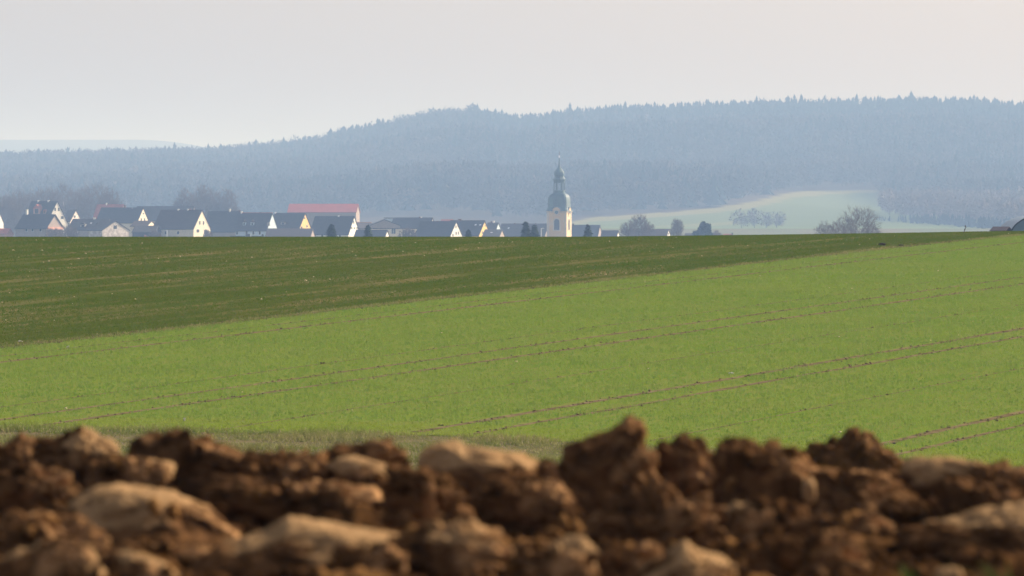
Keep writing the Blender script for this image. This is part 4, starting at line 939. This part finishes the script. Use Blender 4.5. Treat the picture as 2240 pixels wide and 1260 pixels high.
# middle rows
clod('grey brown slab under the bright cream one, upper left', 18.2, [(180, 1045), (225, 1012), (270, 1000), (320, 1002), (382, 1016), (388, 1036), (350, 1070), (270, 1090), (190, 1085)], rough=.6, lean=0.42, lit_crust=(0.3, 0.25, 0.8, 0.42, 0.55), seed=16)
clod('dark hollow clod at the left edge below the skyline', 18.0, [(-60, 1040), (40, 1020), (130, 1030), (190, 1060), (180, 1130), (60, 1160), (-60, 1150)], lean=-0.28, seed=17)
clod('large arched cream slab curving down to the right, left third', 16.8, [(90, 1140), (130, 1105), (195, 1068), (240, 1060), (300, 1063), (340, 1075), (400, 1095), (450, 1118), (520, 1160), (570, 1170), (560, 1225), (420, 1225), (250, 1200), (120, 1185)], rough=.55, lean=0.6, lit_crust=(0.1, 0.1, 0.9, 0.3, 0.5), seed=18)
clod('deep brown crumb heap in the centre left hollow', 17.8, [(390, 1080), (470, 1050), (560, 1060), (650, 1050), (760, 1060), (840, 1070), (860, 1130), (760, 1170), (560, 1180), (420, 1150)], rough=1.3, lean=-0.28, seed=19)
clod('dark block with two orange lit ridges, left of centre', 17.2, [(835, 1085), (855, 1025), (900, 1008), (940, 1040), (990, 1052), (1020, 1085), (1034, 1130), (1030, 1180), (930, 1195), (850, 1170)], rough=1.0, lean=-0.28, seed=20, flat=.5)
clod('black shadowed clod under the smooth cream centre one', 17.6, [(1010, 1080), (1080, 1045), (1160, 1040), (1230, 1060), (1260, 1130), (1200, 1190), (1080, 1190), (1020, 1150)], rough=.8, lean=-0.28, seed=21)
clod('tall broken clod under the tallest one', 16.8, [(1290, 1160), (1330, 1100), (1400, 1080), (1470, 1070), (1540, 1085), (1590, 1120), (1600, 1200), (1500, 1240), (1350, 1240)], rough=1.25, lean=0.2, seed=22)
clod('pale lumpy clod low right of the centre with two cream knobs', 16.2, [(1570, 1105), (1600, 1090), (1655, 1088), (1690, 1105), (1705, 1150), (1690, 1190), (1620, 1200), (1575, 1160)], rough=.9, lean=0.36, lit_crust=(0, 0.25, 0.9, 0.4, 0.55), seed=23)
clod('crumbly clod between the pale knobs and the upright flake', 17.0, [(1650, 1120), (1700, 1080), (1750, 1090), (1775, 1130), (1760, 1200), (1690, 1230), (1650, 1190)], rough=1.3, seed=24)
clod('dark overhanging clod under the crumbly lit one', 16.9, [(1745, 1150), (1800, 1125), (1880, 1120), (1960, 1140), (1985, 1190), (1900, 1240), (1780, 1230)], rough=.9, lean=-0.28, seed=25)
clod('wide dark clod with lit brown brow at the right edge', 16.2, [(1945, 1185), (1965, 1155), (2040, 1138), (2130, 1128), (2190, 1112), (2260, 1100), (2330, 1110), (2330, 1240), (2150, 1270), (1990, 1260)], rough=.9, lean=0.35, lit_crust=(0.1, 0.25, 1, 0.6, 0.55), seed=26)
clod('brown clod filling the gap at the right edge between two longer ones', 18.0, [(2040, 1080), (2120, 1060), (2220, 1070), (2320, 1080), (2320, 1150), (2150, 1160), (2050, 1140)], rough=1.2, seed=27)
# front rows, strongly out of focus
clod('cream topped slab low in the left centre', 15.4, [(400, 1250), (470, 1205), (540, 1176), (600, 1160), (630, 1140), (690, 1136), (790, 1146), (850, 1155), (868, 1175), (845, 1205), (770, 1250), (640, 1320), (400, 1320)], rough=.55, lean=0.6, lit_crust=(0.1, 0.1, 0.9, 0.28, 0.5), seed=28)
clod('round dark clod with a lit rim low at the centre', 15.3, [(865, 1185), (930, 1158), (1000, 1152), (1065, 1165), (1112, 1195), (1125, 1290), (1000, 1320), (870, 1290)], rough=.9, lean=0.35, lit_crust=(0.1, 0, 1, 0.72, 0.35), seed=29)
clod('square brown clod low right of the centre', 15.0, [(1105, 1210), (1130, 1185), (1200, 1176), (1275, 1172), (1302, 1200), (1300, 1300), (1200, 1330), (1110, 1300)], rough=.9, lean=0.2, lit_crust=(0.5, 0.25, 0.6, 0.5, 0.55), seed=30, flat=.5)
clod('brown clod at the lower left edge with crumbly face', 15.8, [(-60, 1150), (20, 1130), (110, 1125), (180, 1150), (230, 1190), (220, 1260), (60, 1280), (-60, 1270)], rough=1.2, lean=0.3, seed=31)
clod('greyish flat clod in the bottom left corner', 14.6, [(-40, 1230), (30, 1195), (110, 1190), (190, 1195), (215, 1230), (210, 1310), (60, 1330), (-40, 1310)], rough=.7, lean=0.48, lit_crust=(0.3, 0.25, 0.8, 0.52, 0.55), seed=32)
clod('cream wedge sloping down right at the bottom left', 14.5, [(255, 1215), (275, 1200), (310, 1218), (350, 1235), (395, 1262), (410, 1320), (290, 1330), (262, 1270)], rough=.35, lean=0.42, lit_crust=(0.3, 0.1, 0.7, 0.1, 0.5), seed=33)
clod('dark clod between the cream wedge and the arched slab', 15.6, [(200, 1210), (280, 1180), (380, 1175), (460, 1200), (480, 1270), (350, 1300), (210, 1290)], rough=.9, lean=-0.28, seed=34)
clod('pale crumbly clod at the bottom right of the centre', 14.6, [(1380, 1250), (1420, 1215), (1495, 1185), (1530, 1198), (1590, 1215), (1625, 1250), (1630, 1330), (1400, 1340)], rough=.85, lean=0.48, lit_crust=(0.1, 0.1, 0.8, 0.3, 0.5), seed=35)
clod('brown knobbly clod low in the right third', 14.9, [(1610, 1255), (1650, 1205), (1740, 1180), (1830, 1185), (1895, 1215), (1930, 1290), (1850, 1330), (1640, 1330)], rough=1.3, lean=0.3, seed=36)
clod('dark gap filling clod at the bottom centre', 15.2, [(1290, 1240), (1330, 1200), (1400, 1190), (1450, 1210), (1460, 1300), (1300, 1310)], rough=1.1, lean=-0.28, seed=37)
clod('brown clod between cream topped slab and the round dark one', 15.1, [(700, 1235), (760, 1205), (840, 1195), (890, 1215), (900, 1310), (720, 1320)], rough=1.1, lean=-0.28, seed=38)
clod('salmon tinted small clod at the bottom right', 14.4, [(2030, 1250), (2060, 1238), (2100, 1240), (2125, 1265), (2120, 1320), (2040, 1320)], rough=.6, lean=0.36, lit_crust=(0, 0, 0.7, 0.2, 0.35), seed=39)
clod('dark clod at the bottom right corner', 14.9, [(2080, 1240), (2150, 1215), (2250, 1210), (2320, 1230), (2320, 1320), (2100, 1330)], rough=1.0, lean=-0.28, seed=40)

# loose crumbs lying among the clods
r = np.random.default_rng(77); n = 2600
y_ = r.uniform(13.5, 19.6, n); x_ = r.uniform(-0.11, 0.11, n) * y_
def soil_crumbs():
    b_ = bmesh.new(); bmesh.ops.create_icosphere(b_, subdivisions=2, radius=1.0)
    base = np.array([v.co[:] for v in b_.verts]); f = np.array([[v.index for v in q.verts] for q in b_.faces]); b_.free()
    C = [np.stack([x_, y_, -0.93 + 0.05 * r.uniform(0, 1, n)], 1)]
    for P, Nn, lum_ in CLODS:
        i = r.integers(0, len(P), 34); i = i[(Nn[i, 2] > -0.5) & (Nn[i, 1] < 0.5) & ~lum_[i]]
        C.append(P[i] + Nn[i] * 0.002)
    C = np.concatenate(C); n_ = len(C)
    sz = 0.006 + 0.02 * r.uniform(0, 1, n_) ** 2.5
    B = np.repeat(base[None], n_, 0).reshape(-1, 3); ids = np.repeat(np.arange(n_), len(base))
    w = 1 + 0.55 * fbm(B * 1.3 + ids[:, None] * 3.7, 2, 5)
    B = B * w[:, None] * np.repeat(sz, len(base))[:, None] * np.repeat(r.uniform(.6, 1.4, (n_, 3)), len(base), 0)
    P = B + np.repeat(C, len(base), 0)
    FF = (np.arange(n_)[:, None, None] * len(base) + f[None]).reshape(-1, 3)
    tag(link('soil_crumbs', np_mesh('soil_crumbs', P, FF, False), M_soil), 'loose brown crumbs lying in the hollows and on the big clods', 'soil crumbs', kind='stuff')
soil_crumbs()
# blurred grass shoots at the bottom right
M_shoot = mat('grass_shoot', (0.16, 0.22, 0.04), (0.12, 0.17, 0.03), scale=12)
def shoot(label, px, py, d, hgt, seed):
    rr = random.Random(seed); c = ipx(px, py, d); s = d / F
    mb = MB()
    for k in range(7):
        x0, y0 = rr.gauss(0, .012), rr.gauss(0, .012); lx, ly = rr.gauss(-.02, .03), rr.gauss(0, .03); hh = hgt * rr.uniform(.6, 1.1); w = .005
        mb.loft([[(x0 + lx * q - w * (1 - q * .9), y0 + ly * q, hh * q ** .8), (x0 + lx * q + w * (1 - q * .9), y0 + ly * q, hh * q ** .8), (x0 + lx * q, y0 + ly * q + w * .6, hh * q ** .8)] for q in (0, .35, .7, 1.0)])
    o = mb.build('grass_shoot', M_shoot); o.location = c; return tag(o, label, 'grass')
shoot('green grass shoot between dark clods at the bottom right', 1985, 1275, 14.3, .055, 1)
shoot('second green grass shoot nearer the bottom right corner', 2185, 1280, 14.2, .06, 2)

# ------------------------------------------------------------------ haze over the whole scene
mb = MB(); mb.box(-3300, 3300, -150, 13200, -9, 192)
M_hz = bpy.data.materials.new('haze_air'); M_hz.use_nodes = True
n_ = M_hz.node_tree.nodes; l_ = M_hz.node_tree.links; n_.clear()
pv = n_.new('ShaderNodeVolumePrincipled'); ou = n_.new('ShaderNodeOutputMaterial'); l_.new(pv.outputs[0], ou.inputs['Volume'])
pv.inputs['Color'].default_value = (0.385, 0.605, 1.0, 1); pv.inputs['Absorption Color'].default_value = (1, 1, 1, 1)
pv.inputs['Density'].default_value = 0.000216; pv.inputs['Anisotropy'].default_value = 0.0
o = mb.build('haze', M_hz); o.display_type = 'WIRE'; tag(o, kind='stuff')
